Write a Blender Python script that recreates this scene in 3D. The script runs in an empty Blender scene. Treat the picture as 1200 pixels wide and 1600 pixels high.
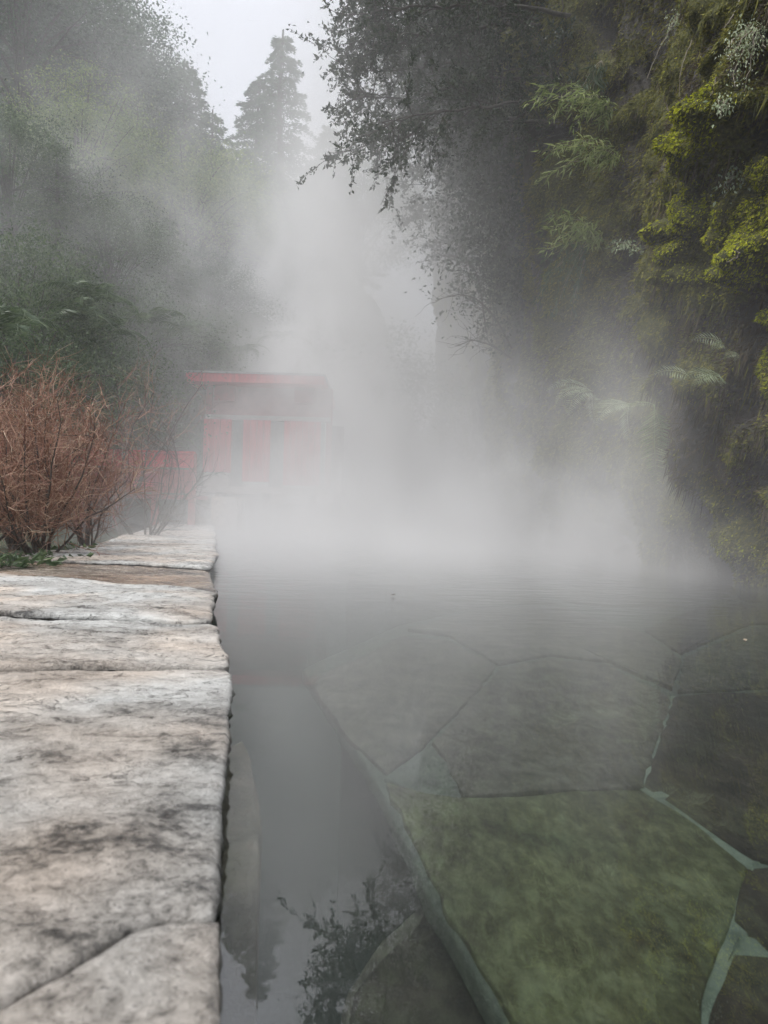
import bpy, math, random
import numpy as np
from mathutils import Vector, Matrix, Euler

# ------------------------------------------------------------------ camera, world, sun, exposure
sc = bpy.context.scene
F = 1155.0                      # focal length in photo pixels (1200x1600)
EYE = 0.36                      # eye height over the water (z = 0)
RC, RS = math.cos(math.radians(1.54)), math.sin(math.radians(1.54))
cam = bpy.data.cameras.new("camera")
cam_o = bpy.data.objects.new("camera", cam)
sc.collection.objects.link(cam_o)
cam.sensor_fit = 'VERTICAL'
cam.sensor_height = 36.0
cam.lens = 36.0 * F / 1600.0
cam.clip_start = 0.02
cam.clip_end = 500
cam.dof.use_dof = True
cam.dof.focus_distance = 4.0
cam.dof.aperture_fstop = 10.0
m = Matrix(((RC, -RS, 0, 0), (0, 0, -1, 0), (RS, RC, 0, EYE), (0, 0, 0, 1)))
cam_o.matrix_world = m
sc.camera = cam_o
sc.render.resolution_x, sc.render.resolution_y = 768, 1024

SUN_EL, SUN_AZ = math.radians(60), math.radians(-105)   # azimuth from +Y towards +X
w = bpy.data.worlds.new("World")
sc.world = w
w.use_nodes = True
nt = w.node_tree
nt.nodes.clear()
sky = nt.nodes.new("ShaderNodeTexSky")
sky.sky_type = 'NISHITA'
sky.sun_disc = False
sky.sun_elevation = SUN_EL
sky.sun_rotation = SUN_AZ
sky.air_density = 1.0
sky.dust_density = 3.0
hs = nt.nodes.new("ShaderNodeHueSaturation")
hs.inputs['Saturation'].default_value = 0.35
mx = nt.nodes.new("ShaderNodeMix")
mx.data_type = 'RGBA'
mx.inputs['Factor'].default_value = 0.8
bg = nt.nodes.new("ShaderNodeBackground")
bg.inputs['Strength'].default_value = 0.15
wo = nt.nodes.new("ShaderNodeOutputWorld")
nt.links.new(sky.outputs[0], hs.inputs['Color'])
nt.links.new(hs.outputs[0], mx.inputs[6])
# overcast dome: brightest overhead, dimmer towards the horizon
tcw = nt.nodes.new("ShaderNodeTexCoord"); sxw = nt.nodes.new("ShaderNodeSeparateXYZ")
nt.links.new(tcw.outputs['Generated'], sxw.inputs[0])
mrw = nt.nodes.new("ShaderNodeMapRange"); nt.links.new(sxw.outputs[2], mrw.inputs[0])
mrw.inputs[1].default_value, mrw.inputs[2].default_value, mrw.inputs[3].default_value, mrw.inputs[4].default_value = 0.0, 1.0, 0.33, 1.0
vmw = nt.nodes.new("ShaderNodeVectorMath"); vmw.operation = 'SCALE'
vmw.inputs[0].default_value = (9.3, 9.5, 10.3); nt.links.new(mrw.outputs[0], vmw.inputs['Scale'])
nt.links.new(vmw.outputs[0], mx.inputs[7])
nt.links.new(mx.outputs[2], bg.inputs['Color'])
nt.links.new(bg.outputs[0], wo.inputs['Surface'])

sl = bpy.data.lights.new("sun", 'SUN')
sl.energy = 1.5
sl.angle = math.radians(12)
sl.color = (1.0, 0.96, 0.9)
so = bpy.data.objects.new("sun", sl)
sc.collection.objects.link(so)
sd = Vector((math.sin(SUN_AZ) * math.cos(SUN_EL), math.cos(SUN_AZ) * math.cos(SUN_EL), math.sin(SUN_EL)))
so.rotation_euler = sd.to_track_quat('Z', 'Y').to_euler()

sc.view_settings.view_transform = 'Standard'
sc.view_settings.look = 'None'
sc.view_settings.exposure = 1.12
sc.view_settings.gamma = 1.0
sc.view_settings.use_curve_mapping = False
cy = sc.cycles
cy.max_bounces = 8
cy.diffuse_bounces = 2
cy.glossy_bounces = 3
cy.transmission_bounces = 4
cy.volume_bounces = 6
cy.transparent_max_bounces = 12
cy.volume_step_rate = 4.0
cy.volume_max_steps = 160
cy.caustics_reflective = False
cy.caustics_refractive = False
cy.sample_clamp_indirect = 4.0
cy.use_denoising = True
cy.use_adaptive_sampling = True
cy.adaptive_threshold = 0.02

# ------------------------------------------------------------------ helpers
def ray(px, py):
    u, v = px - 600.0, 800.0 - py
    return (u * RC - v * RS) / F, (u * RS + v * RC) / F

def at(px, py, Y):
    a, b = ray(px, py)
    return np.array([a * Y, Y, EYE + b * Y])

def onz(px, py, z):
    a, b = ray(px, py)
    Y = (z - EYE) / b
    return np.array([a * Y, Y, z])

def hash3(ix, iy, iz, seed):
    h = (ix.astype(np.int64) * 374761393 + iy.astype(np.int64) * 668265263 + iz.astype(np.int64) * 2147483647 + seed * 974634777) & 0xffffffff
    h = ((h ^ (h >> 13)) * 1274126177) & 0xffffffff
    h = ((h ^ (h >> 16)) * 2246822519) & 0xffffffff
    return ((h ^ (h >> 15)) & 0xffffff) / float(0xffffff)

def vnoise(x, y, z, seed=0):
    x, y, z = np.broadcast_arrays(np.asarray(x, float), np.asarray(y, float), np.asarray(z, float))
    ix, iy, iz = np.floor(x), np.floor(y), np.floor(z)
    fx, fy, fz = x - ix, y - iy, z - iz
    fx, fy, fz = [t * t * (3 - 2 * t) for t in (fx, fy, fz)]
    r = 0
    for a in (0, 1):
        wa = fx if a else 1 - fx
        for b in (0, 1):
            wb = fy if b else 1 - fy
            for c in (0, 1):
                wc = fz if c else 1 - fz
                r = r + wa * wb * wc * hash3(ix + a, iy + b, iz + c, seed)
    return r * 2 - 1

def fbm(x, y, z, oct=4, seed=0):
    r, a = 0, 1.0
    for i in range(oct):
        r = r + a * vnoise(x, y, z, seed + i * 17)
        x, y, z = x * 2.03, y * 2.03, z * 2.03
        a *= 0.5
    return r

def sstep(x, a, b):
    t = np.clip((x - a) / (b - a), 0, 1)
    return t * t * (3 - 2 * t)

COL = sc.collection

def link(name, data, parent=None):
    o = bpy.data.objects.new(name, data)
    COL.objects.link(o)
    if parent is not None:
        o.parent = parent
    return o

def mesh_np(name, V, Fq, mat, smooth=False):
    """V (n,3); Fq (m,k) int array or list of such arrays"""
    V = np.ascontiguousarray(V, dtype=np.float32)
    if not isinstance(Fq, list):
        Fq = [Fq]
    me = bpy.data.meshes.new(name)
    me.vertices.add(len(V))
    me.vertices.foreach_set("co", V.ravel())
    idx = np.concatenate([f.ravel() for f in Fq]).astype(np.int32)
    tot = np.concatenate([np.full(len(f), f.shape[1]) for f in Fq]).astype(np.int32)
    st = np.concatenate([[0], np.cumsum(tot)[:-1]]).astype(np.int32)
    me.loops.add(len(idx))
    me.loops.foreach_set("vertex_index", idx)
    me.polygons.add(len(tot))
    me.polygons.foreach_set("loop_start", st)
    me.polygons.foreach_set("loop_total", tot)
    me.polygons.foreach_set("use_smooth", np.full(len(tot), smooth))
    me.update(calc_edges=True)
    me.validate()
    if mat:
        me.materials.append(mat)
    return me

class MB:
    def __init__(s):
        s.V, s.F, s.n = [], {}, 0
    def add(s, V, Fq):
        V = np.asarray(V, float).reshape(-1, 3)
        Fq = np.asarray(Fq, int)
        s.V.append(V)
        s.F.setdefault(Fq.shape[1], []).append(Fq + s.n)
        s.n += len(V)
    def box(s, lo, hi, M=None):
        (a, b, c), (d, e, f) = lo, hi
        V = np.array([[a,b,c],[d,b,c],[d,e,c],[a,e,c],[a,b,f],[d,b,f],[d,e,f],[a,e,f]], float)
        if M is not None:
            V = V @ M[0].T + M[1]
        s.add(V, [[3,2,1,0],[4,5,6,7],[0,1,5,4],[1,2,6,5],[2,3,7,6],[3,0,4,7]])
    def tube(s, P, R, k=5, cap=True):
        P = np.asarray(P, float)
        n = len(P)
        R = np.broadcast_to(np.asarray(R, float), (n,)) if np.ndim(R) else np.full(n, R)
        T = np.gradient(P, axis=0)
        T /= np.linalg.norm(T, axis=1, keepdims=True) + 1e-9
        up = np.array([0, 0, 1.0]) if abs(T[0, 2]) < 0.9 else np.array([1.0, 0, 0])
        A = np.cross(T, up); A /= np.linalg.norm(A, axis=1, keepdims=True) + 1e-9
        B = np.cross(T, A)
        th = np.arange(k) * 2 * math.pi / k
        ring = (np.cos(th)[None, :, None] * A[:, None] + np.sin(th)[None, :, None] * B[:, None]) * R[:, None, None] + P[:, None]
        i = np.arange(n - 1)[:, None] * k
        j = np.arange(k)[None]
        j2 = (j + 1) % k
        Fq = np.stack([i + j, i + j2, i + k + j2, i + k + j], -1).reshape(-1, 4)
        s.add(ring.reshape(-1, 3), Fq)
    def mesh(s, name, mat, smooth=False):
        return mesh_np(name, np.concatenate(s.V), [np.concatenate(f) for f in s.F.values()], mat, smooth)
    def build(s, name, mat, parent=None, smooth=False):
        return link(name, s.mesh(name, mat, smooth), parent)

def tag(o, label=None, cat=None, group=None, kind=None):
    if label: o["label"] = label
    if cat: o["category"] = cat
    if group: o["group"] = group
    if kind: o["kind"] = kind
    return o

def empty(name, loc, label=None, cat=None, group=None, rz=0, kind=None):
    o = link(name, None)
    o.location = loc
    o.rotation_euler = (0, 0, rz)
    return tag(o, label, cat, group, kind)

def copy_tree(o, parent=None):
    kids = [c for c in bpy.data.objects if c.parent == o]
    c = o.copy()
    COL.objects.link(c)
    c.parent = parent
    for k in kids:
        copy_tree(k, c)
    return c

def leaves_arr(C, D, S, L, W, bend=0.25):
    """diamond leaves folded on the midrib: C base, D unit direction, S unit side, L length, W width"""
    n = len(C)
    L = np.broadcast_to(L, (n,))[:, None]; W = np.broadcast_to(W, (n,))[:, None]
    N = np.cross(D, S)
    v = np.stack([C, C + D * L * 0.42 + S * W * 0.5 + N * W * bend, C + D * L - N * L * 0.12, C + D * L * 0.42 - S * W * 0.5 + N * W * bend], 1).reshape(-1, 3)
    f = np.arange(n * 4).reshape(n, 4)
    return v, np.concatenate([f[:, [0, 1, 2]], f[:, [0, 2, 3]]])

def unit(a):
    return a / (np.linalg.norm(a, axis=-1, keepdims=True) + 1e-9)

def sides(D, rng):
    return unit(np.cross(D, rng.normal(size=D.shape)))

# ------------------------------------------------------------------ node helper
class NG:
    def __init__(s, tree): s.t = tree
    def n(s, typ, props=None, **ins):
        nd = s.t.nodes.new(typ)
        for k, v in (props or {}).items(): setattr(nd, k, v)
        for k, v in ins.items():
            key = int(k[1:]) if k[0] == 'i' and k[1:].isdigit() else k.replace('_', ' ')
            s.set(nd.inputs[key], v)
        return nd
    def set(s, sock, v):
        if isinstance(v, bpy.types.NodeSocket): s.t.links.new(v, sock)
        elif isinstance(v, bpy.types.Node): s.t.links.new(v.outputs[0], sock)
        else: sock.default_value = v
    def m(s, op, a, b=0.0, c=0.0, clamp=False):
        nd = s.n("ShaderNodeMath", dict(operation=op, use_clamp=clamp))
        s.set(nd.inputs[0], a); s.set(nd.inputs[1], b)
        if len(nd.inputs) > 2: s.set(nd.inputs[2], c)
        return nd.outputs[0]
    def mul(s, a, b): return s.m('MULTIPLY', a, b)
    def add(s, a, b): return s.m('ADD', a, b)
    def sub(s, a, b): return s.m('SUBTRACT', a, b)
    def ss(s, v, a, b, lo=0.0, hi=1.0):
        nd = s.n("ShaderNodeMapRange", dict(interpolation_type='SMOOTHSTEP'))
        s.set(nd.inputs[0], v)
        for i, q in zip((1, 2, 3, 4), (a, b, lo, hi)): s.set(nd.inputs[i], q)
        return nd.outputs[0]
    def gauss(s, v, c, w):
        d = s.m('DIVIDE', s.sub(v, c), w)
        return s.m('EXPONENT', s.mul(s.mul(d, d), -1.0))

def material(name):
    mt = bpy.data.materials.new(name)
    mt.use_nodes = True
    mt.node_tree.nodes.clear()
    return mt, NG(mt.node_tree)

def ramp(g, fac, stops):
    nd = g.n("ShaderNodeValToRGB")
    g.set(nd.inputs[0], fac)
    el = nd.color_ramp.elements
    while len(el) < len(stops): el.new(0.5)
    for e, (p, c) in zip(el, stops):
        e.position = p
        e.color = (*c, 1) if len(c) == 3 else c
    return nd.outputs[0]

def out(g, surf=None, vol=None):
    o = g.n("ShaderNodeOutputMaterial")
    if surf is not None: g.set(o.inputs['Surface'], surf)
    if vol is not None: g.set(o.inputs['Volume'], vol)

def noise(g, scale, detail=4, rough=0.55, vec=None, dist=0.0):
    nd = g.n("ShaderNodeTexNoise", None, Scale=scale, Detail=detail, Roughness=rough, Distortion=dist)
    if vec is not None: g.set(nd.inputs['Vector'], vec)
    return nd.outputs[0]

def bump(g, h, dist, strength=1.0):
    nd = g.n("ShaderNodeBump", None, Strength=strength, Distance=dist)
    g.set(nd.inputs['Height'], h)
    return nd.outputs[0]

def leaf_mat(name, stops, trans=0.3, rough=0.55, spec=0.3):
    mt, g = material(name)
    geo = g.n("ShaderNodeNewGeometry")
    oi = g.n("ShaderNodeObjectInfo")
    f = g.add(g.mul(geo.outputs['Random Per Island'], 0.75), g.mul(oi.outputs['Random'], 0.25))
    c = ramp(g, f, stops)
    p = g.n("ShaderNodeBsdfPrincipled", None, Roughness=rough)
    g.set(p.inputs['Base Color'], c)
    p.inputs['Specular IOR Level'].default_value = spec
    t = g.n("ShaderNodeBsdfTranslucent")
    g.set(t.inputs['Color'], c)
    mxs = g.n("ShaderNodeMixShader", None, Fac=trans)
    g.set(mxs.inputs[1], p); g.set(mxs.inputs[2], t)
    out(g, mxs)
    return mt

def noise_mat(name, scale, stops, rough=0.7, bscale=None, bdist=0.01, spec=0.5, detail=5, stretch=None, bstr=1.0, rrange=None):
    mt, g = material(name)
    tc = g.n("ShaderNodeTexCoord").outputs['Object']
    if stretch:
        mp = g.n("ShaderNodeMapping"); g.set(mp.inputs['Vector'], tc); mp.inputs['Scale'].default_value = stretch
        tc = mp.outputs[0]
    nz = noise(g, scale, detail, 0.6, tc, 0.3)
    c = ramp(g, nz, stops)
    p = g.n("ShaderNodeBsdfPrincipled", None, Roughness=rough)
    g.set(p.inputs['Base Color'], c)
    p.inputs['Specular IOR Level'].default_value = spec
    if rrange: g.set(p.inputs['Roughness'], g.ss(nz, 0.35, 0.65, rrange[0], rrange[1]))
    if bscale: g.set(p.inputs['Normal'], bump(g, noise(g, bscale, 6, 0.65, tc), bdist, bstr))
    out(g, p)
    return mt

# ------------------------------------------------------------------ materials
def stone_mat(name, tint=(1, 1, 1), dark=0.0, wet=0.0):
    mt, g = material(name)
    tc = g.n("ShaderNodeTexCoord").outputs['Object']
    oi = g.n("ShaderNodeObjectInfo").outputs['Random']
    off = g.n("ShaderNodeVectorMath", dict(operation='ADD'))
    g.set(off.inputs[0], tc)
    cmb = g.n("ShaderNodeCombineXYZ"); g.set(cmb.inputs[0], g.mul(oi, 30.0)); g.set(cmb.inputs[1], g.mul(oi, 17.0))
    g.set(off.inputs[1], cmb.outputs[0])
    P = off.outputs[0]
    mp = g.n("ShaderNodeMapping"); g.set(mp.inputs['Vector'], P); mp.inputs['Scale'].default_value = (1.0, 1.5, 1.0); mp.inputs['Rotation'].default_value = (0, 0, 0.35)
    S = mp.outputs[0]
    big = noise(g, 3.2, 5, 0.6, S, 0.6)
    mid = noise(g, 15, 8, 0.72, S, 0.6)
    fin = noise(g, 120, 6, 0.8, P, 0.3)
    pit = noise(g, 240, 3, 0.7, P)
    ridge = g.m('ABSOLUTE', g.sub(noise(g, 6.5, 6, 0.62, S, 1.2), 0.5))
    crack = g.ss(ridge, 0.0, 0.012, 1.0, 0.0)
    crack = g.mul(crack, g.ss(big, 0.44, 0.58))
    k = g.add(g.mul(big, 0.46), g.add(g.mul(mid, 0.30), g.mul(fin, 0.34)))
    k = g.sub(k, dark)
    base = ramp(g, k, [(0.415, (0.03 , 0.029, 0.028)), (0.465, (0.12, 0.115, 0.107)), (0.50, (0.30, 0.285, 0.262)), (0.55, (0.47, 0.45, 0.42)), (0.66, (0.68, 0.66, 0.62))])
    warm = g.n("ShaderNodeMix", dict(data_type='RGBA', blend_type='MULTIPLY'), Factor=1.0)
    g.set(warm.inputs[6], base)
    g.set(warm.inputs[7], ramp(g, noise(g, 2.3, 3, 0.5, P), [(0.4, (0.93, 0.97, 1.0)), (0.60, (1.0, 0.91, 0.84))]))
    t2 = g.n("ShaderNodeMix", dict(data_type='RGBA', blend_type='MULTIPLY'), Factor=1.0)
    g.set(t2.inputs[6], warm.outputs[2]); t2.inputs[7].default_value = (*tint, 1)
    dk = g.n("ShaderNodeMix", dict(data_type='RGBA'))
    g.set(dk.inputs['Factor'], g.add(g.mul(crack, 0.75), g.mul(g.ss(pit, 0.58, 0.68), 0.75)))
    g.set(dk.inputs[6], t2.outputs[2]); dk.inputs[7].default_value = (0.03, 0.028, 0.026, 1)
    p = g.n("ShaderNodeBsdfPrincipled")
    g.set(p.inputs['Base Color'], dk.outputs[2])
    g.set(p.inputs['Roughness'], g.ss(mid, 0.35, 0.62, 0.16 - wet * 0.08, 0.50 - wet * 0.25))
    h = g.add(g.add(g.mul(mid, 0.9), g.mul(fin, 0.6)), g.sub(g.mul(pit, 0.2), g.mul(crack, 0.25)))
    g.set(p.inputs['Normal'], bump(g, h, 0.011, 0.9 - wet * 0.4))
    out(g, p)
    return mt

M = {}
M['stone'] = stone_mat("ledge_stone")
M['stone_wet'] = stone_mat("wet_brown_stone", (0.62, 0.52, 0.44), 0.05, 0.8)
M['stone_side'] = stone_mat("wet_stone_underside", (0.22, 0.2, 0.17), 0.06, 0.6)  # wet stone, with the shade of the joints painted into its dark colour
M['mortar'] = noise_mat("dark_mortar", 30, [(0.35, (0.02, 0.019, 0.017)), (0.65, (0.07, 0.065, 0.058))], 0.7, 60, 0.01)
M['tan_stone'] = noise_mat("tan_wall_stone", 14, [(0.3, (0.17, 0.15, 0.11)), (0.7, (0.42, 0.37, 0.28))], 0.6, 60, 0.008)
M['bench_green'] = None

def floor_stone(name, a, b, c, sc1=9, algae=0.3):
    mt, g = material(name)
    tc = g.n("ShaderNodeTexCoord").outputs['Object']
    n1 = noise(g, sc1, 5, 0.6, tc, 0.5)
    mp = g.n("ShaderNodeMapping"); g.set(mp.inputs['Vector'], tc); mp.inputs['Scale'].default_value = (1.0, 0.45, 1.0)
    n2 = noise(g, 46, 6, 0.72, mp.outputs[0], 0.2)
    k = g.add(g.mul(n1, 0.35), g.mul(n2, 0.65))
    col0 = ramp(g, k, [(0.38, a), (0.5, b), (0.64, c)])
    # algae film creeping over every stone in patches
    al = g.n("ShaderNodeMix", dict(data_type='RGBA'))
    fl_ = g.ss(g.add(g.mul(noise(g, 2.6, 5, 0.65, tc, 0.6), 0.7), g.mul(n2, 0.3)), 0.50, 0.60)
    g.set(al.inputs['Factor'], g.mul(fl_, algae)); g.set(al.inputs[6], col0)
    g.set(al.inputs[7], ramp(g, n2, [(0.4, (0.045, 0.05, 0.022)), (0.6, (0.15, 0.20, 0.10))]))
    col = al.outputs[2]
    p = g.n("ShaderNodeBsdfPrincipled", None, Roughness=0.85)
    g.set(p.inputs['Base Color'], col)
    g.set(p.inputs['Normal'], bump(g, n2, 0.006, 0.8))
    out(g, p)
    return mt
M['fl_green'] = floor_stone("algae_green_flagstone", (0.05, 0.042, 0.018), (0.145, 0.16, 0.075), (0.33, 0.37, 0.20), algae=.45)
M['fl_brown'] = floor_stone("dark_brown_flagstone", (0.028, 0.022, 0.016), (0.07, 0.056, 0.042), (0.13, 0.11, 0.085))
M['fl_grey'] = floor_stone("olive_grey_flagstone", (0.06, 0.055, 0.042), (0.16, 0.152, 0.12), (0.30, 0.29, 0.23))
M['fl_pale'] = floor_stone("pale_mint_mortar", (0.20, 0.26, 0.2), (0.32, 0.40, 0.32), (0.44, 0.52, 0.42), 20)
M['fl_rim'] = floor_stone('mossy_grey_green_mortar', (0.08, 0.10, 0.078), (0.15, 0.185, 0.145), (0.24, 0.29, 0.23), 20)
M['deep'] = noise_mat("dark_pool_bed", 3, [(0.3, (0.02, 0.024, 0.02)), (0.7, (0.05, 0.058, 0.05))], 0.9)
M['soil'] = noise_mat("leaf_litter_soil", 5, [(0.3, (0.025, 0.02, 0.014)), (0.55, (0.06, 0.05, 0.035)), (0.75, (0.06, 0.075, 0.03))], 0.95, 14, 0.06)
M['hill'] = noise_mat("undergrowth_soil", 1.4, [(0.3, (0.02, 0.026, 0.014)), (0.6, (0.045, 0.055, 0.028)), (0.8, (0.07, 0.08, 0.04))], 0.95, 6, 0.15)
M['bark'] = noise_mat("dark_bark", 20, [(0.3, (0.03, 0.026, 0.022)), (0.7, (0.09, 0.08, 0.07))], 0.9, 40, 0.01)
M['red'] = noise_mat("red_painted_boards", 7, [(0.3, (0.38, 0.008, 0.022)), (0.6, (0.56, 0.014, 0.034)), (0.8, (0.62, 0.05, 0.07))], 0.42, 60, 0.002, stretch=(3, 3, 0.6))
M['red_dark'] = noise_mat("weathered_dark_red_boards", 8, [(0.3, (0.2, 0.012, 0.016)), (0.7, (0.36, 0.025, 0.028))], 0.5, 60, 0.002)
M['steel'] = noise_mat("dull_zinc", 9, [(0.3, (0.25, 0.25, 0.25)), (0.7, (0.38, 0.38, 0.37))], 0.5)
M['faded_red'] = noise_mat('faded_red_board', 9, [(0.3, (0.30, 0.13, 0.13)), (0.7, (0.42, 0.22, 0.21))], 0.7)
M['grey_board'] = noise_mat('weathered_grey_board', 9, [(0.3, (0.13, 0.115, 0.11)), (0.7, (0.24, 0.22, 0.21))], 0.7)  # grey tone stands in for steam between the pavilion panels
M['door_dark'] = noise_mat("dark_interior_board", 9, [(0.3, (0.03, 0.028, 0.026)), (0.7, (0.07, 0.065, 0.06))], 0.8)
M['plaster'] = noise_mat("grey_board", 9, [(0.3, (0.34, 0.30, 0.29)), (0.7, (0.5, 0.45, 0.43))], 0.7)
M['twig'] = leaf_mat("reddish_tan_twig", [(0.0, (0.07, 0.034, 0.026)), (0.4, (0.23, 0.10, 0.068)), (0.75, (0.38, 0.225, 0.15)), (1.0, (0.55, 0.43, 0.30))], 0.0, 0.6)
M['stem'] = noise_mat("grey_brown_stem", 40, [(0.3, (0.035, 0.026, 0.022)), (0.7, (0.11, 0.085, 0.07))], 0.8)
M['leaf_cedar'] = leaf_mat("conifer_needles", [(0, (0.018, 0.042, 0.02)), (0.6, (0.05, 0.105, 0.045)), (1, (0.10, 0.165, 0.075))], 0.2)
M['leaf_mid'] = leaf_mat("green_leaves", [(0, (0.035, 0.062, 0.03)), (0.6, (0.088, 0.135, 0.065)), (1, (0.18, 0.24, 0.11))], 0.3)
M['leaf_light'] = leaf_mat("yellow_green_leaves", [(0, (0.08, 0.13, 0.045)), (0.6, (0.20, 0.28, 0.09)), (1, (0.36, 0.40, 0.15))], 0.3)
M['leaf_dark'] = leaf_mat("small_evergreen_leaves", [(0, (0.02, 0.032, 0.02)), (0.6, (0.035, 0.055, 0.03)), (1, (0.07, 0.09, 0.05))], 0.25, 0.4)
M['fern'] = leaf_mat("fern_pinnae", [(0, (0.16, 0.22, 0.11)), (0.5, (0.34, 0.41, 0.24)), (1, (0.55, 0.60, 0.42))], 0.3, 0.4)
M['fern_dark'] = leaf_mat("dark_fern_pinnae", [(0, (0.03, 0.06, 0.025)), (0.5, (0.07, 0.11, 0.05)), (1, (0.14, 0.19, 0.09))], 0.3, 0.45)
M['bamboo'] = leaf_mat("bamboo_leaves", [(0, (0.10, 0.15, 0.04)), (0.5, (0.28, 0.35, 0.11)), (1, (0.55, 0.58, 0.28))], 0.35, 0.4)
M['tuft'] = leaf_mat("moss_tufts", [(0, (0.035, 0.04, 0.01)), (0.45, (0.13, 0.135, 0.025)), (0.8, (0.26, 0.25, 0.045)), (1, (0.40, 0.36, 0.10))], 0.2, 0.8)
M['tuft_bright'] = leaf_mat("bright_moss_tufts", [(0, (0.12, 0.14, 0.008)), (0.5, (0.36, 0.40, 0.014)), (1, (0.62, 0.62, 0.035))], 0.25, 0.8)
M['tuft_brown'] = leaf_mat("brown_moss_tufts", [(0, (0.03, 0.024, 0.014)), (0.5, (0.075, 0.06, 0.035)), (1, (0.16, 0.13, 0.075))], 0.2, 0.85)
M['root'] = noise_mat("pale_root", 30, [(0.3, (0.12, 0.10, 0.07)), (0.7, (0.34, 0.30, 0.22))], 0.7)

# cliff: dark wet rock under moss; the moss patches follow a mask stored on the mesh
mt, g = material("mossy_wet_rock")
tc = g.n("ShaderNodeTexCoord").outputs['Object']
att = g.n("ShaderNodeAttribute", dict(attribute_name="moss")).outputs['Fac']
nb = noise(g, 2.2, 6, 0.65, tc, 0.5); nf = noise(g, 38, 6, 0.75, tc, 0.2)
rock = ramp(g, nb, [(0.35, (0.010, 0.009, 0.008)), (0.6, (0.035, 0.030, 0.024)), (0.8, (0.06, 0.052, 0.04))])
mos = ramp(g, nf, [(0.32, (0.03, 0.032, 0.008)), (0.5, (0.08, 0.085, 0.018)), (0.68, (0.18, 0.17, 0.035))])
mixn = g.n("ShaderNodeMix", dict(data_type='RGBA'))
g.set(mixn.inputs['Factor'], g.ss(g.add(att, g.mul(g.sub(nf, 0.5), 0.9)), 0.25, 0.6))
g.set(mixn.inputs[6], rock); g.set(mixn.inputs[7], mos)
p = g.n("ShaderNodeBsdfPrincipled"); g.set(p.inputs['Base Color'], mixn.outputs[2])
g.set(p.inputs['Roughness'], g.ss(att, 0.2, 0.5, 0.42, 0.95))
g.set(p.inputs['Normal'], bump(g, nf, 0.05, 0.9))
out(g, p); M['cliff'] = mt

# water
mt, g = material("pool_water")
tc = g.n("ShaderNodeTexCoord").outputs['Object']
mp = g.n("ShaderNodeMapping"); g.set(mp.inputs['Vector'], tc); mp.inputs['Scale'].default_value = (1.0, 2.6, 1.0)
sx = g.n("ShaderNodeSeparateXYZ"); g.set(sx.inputs[0], tc)
amp = g.ss(sx.outputs[1], 1.4, 5.0, 0.006, 1.0)
hgt = g.mul(g.add(noise(g, 5.5, 3, 0.5, mp.outputs[0], 0.4), g.mul(noise(g, 1.3, 2, 0.5, tc), 1.0)), amp)
bn = bump(g, hgt, 0.008, 1.0)
gl = g.n("ShaderNodeBsdfGlossy", None, Roughness=0.012, Normal=bn)
gl.inputs['Color'].default_value = (1, 1, 1, 1)
tr = g.n("ShaderNodeBsdfTransparent"); tr.inputs['Color'].default_value = (0.97, 1.0, 0.98, 1)
fr = g.n("ShaderNodeFresnel", None, IOR=2.2, Normal=bn)
ms = g.n("ShaderNodeMixShader"); g.set(ms.inputs[0], fr); g.set(ms.inputs[1], tr); g.set(ms.inputs[2], gl)
vol = g.n("ShaderNodeVolumePrincipled", None, Density=1.3)
vol.inputs['Color'].default_value = (0.22, 0.245, 0.232, 1)
vol.inputs['Absorption Color'].default_value = (0.3, 0.42, 0.36, 1)
out(g, ms, vol); M['water'] = mt

# haze / steam
mt, g = material("haze_air")
vol = g.n("ShaderNodeVolumePrincipled", None, Density=0.004)
vol.inputs['Color'].default_value = (0.985, 0.99, 1.0, 1)
out(g, None, vol); M['haze'] = mt
mt, g = material("steam_vapour")
vol = g.n("ShaderNodeVolumePrincipled", None, Density=1.0)
vol.inputs['Density Attribute'].default_value = "density"
vol.inputs['Color'].default_value = (0.90, 0.90, 0.905, 1)
out(g, None, vol); M['steam'] = mt

# ------------------------------------------------------------------ terrain, pool bed, water
ANG = math.radians(12.9)
E = np.array([-math.sin(ANG), math.cos(ANG)])       # along the ledge
Nn = np.array([-math.cos(ANG), -math.sin(ANG)])     # away from the pool

def st_to_xy(s, t):
    return s * E[0] + t * Nn[0], s * E[1] + t * Nn[1]

def xy_to_st(x, y):
    return x * E[0] + y * E[1], x * Nn[0] + y * Nn[1]

def ground_z(x, y):
    x = np.asarray(x, float); y = np.asarray(y, float)
    start = 1.2 + 4.2 * sstep(17.0 - y, 0.0, 9.0)
    d = np.maximum(-x - start, 0)
    hill = 0.95 * d * sstep(d, 0, 2.0) + 0.32 * np.maximum(y - 17, 0) * sstep(-x, -3.0, 1.5) + 0.18 * np.maximum(y - 24, 0)
    s, t = xy_to_st(x, y)
    bank = 0.02 + 0.45 * sstep(y, 11.5, 13.5)
    z = bank + hill + 0.25 * fbm(x * 0.5, y * 0.5, 0, 3, 5) * sstep(d, 0, 3)
    inpool = (1 - sstep(t, 0.25, 0.75)) * (1 - sstep(y, 12.9, 13.3)) 
    inpool2 = (x > -1.0) * (1 - sstep(y, 26, 28))
    k = np.maximum(inpool, inpool2 * sstep(x, -1.0, -0.4))
    return z * (1 - k) + (-0.95) * k

def grid_mesh(name, X, Y, Z, mat, smooth=True):
    n, mcols = X.shape
    V = np.stack([X, Y, Z], -1).reshape(-1, 3)
    i = np.arange(n - 1)[:, None] * mcols + np.arange(mcols - 1)[None]
    Fq = np.stack([i, i + 1, i + mcols + 1, i + mcols], -1).reshape(-1, 4)
    return mesh_np(name, V, Fq, mat, smooth)

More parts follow.
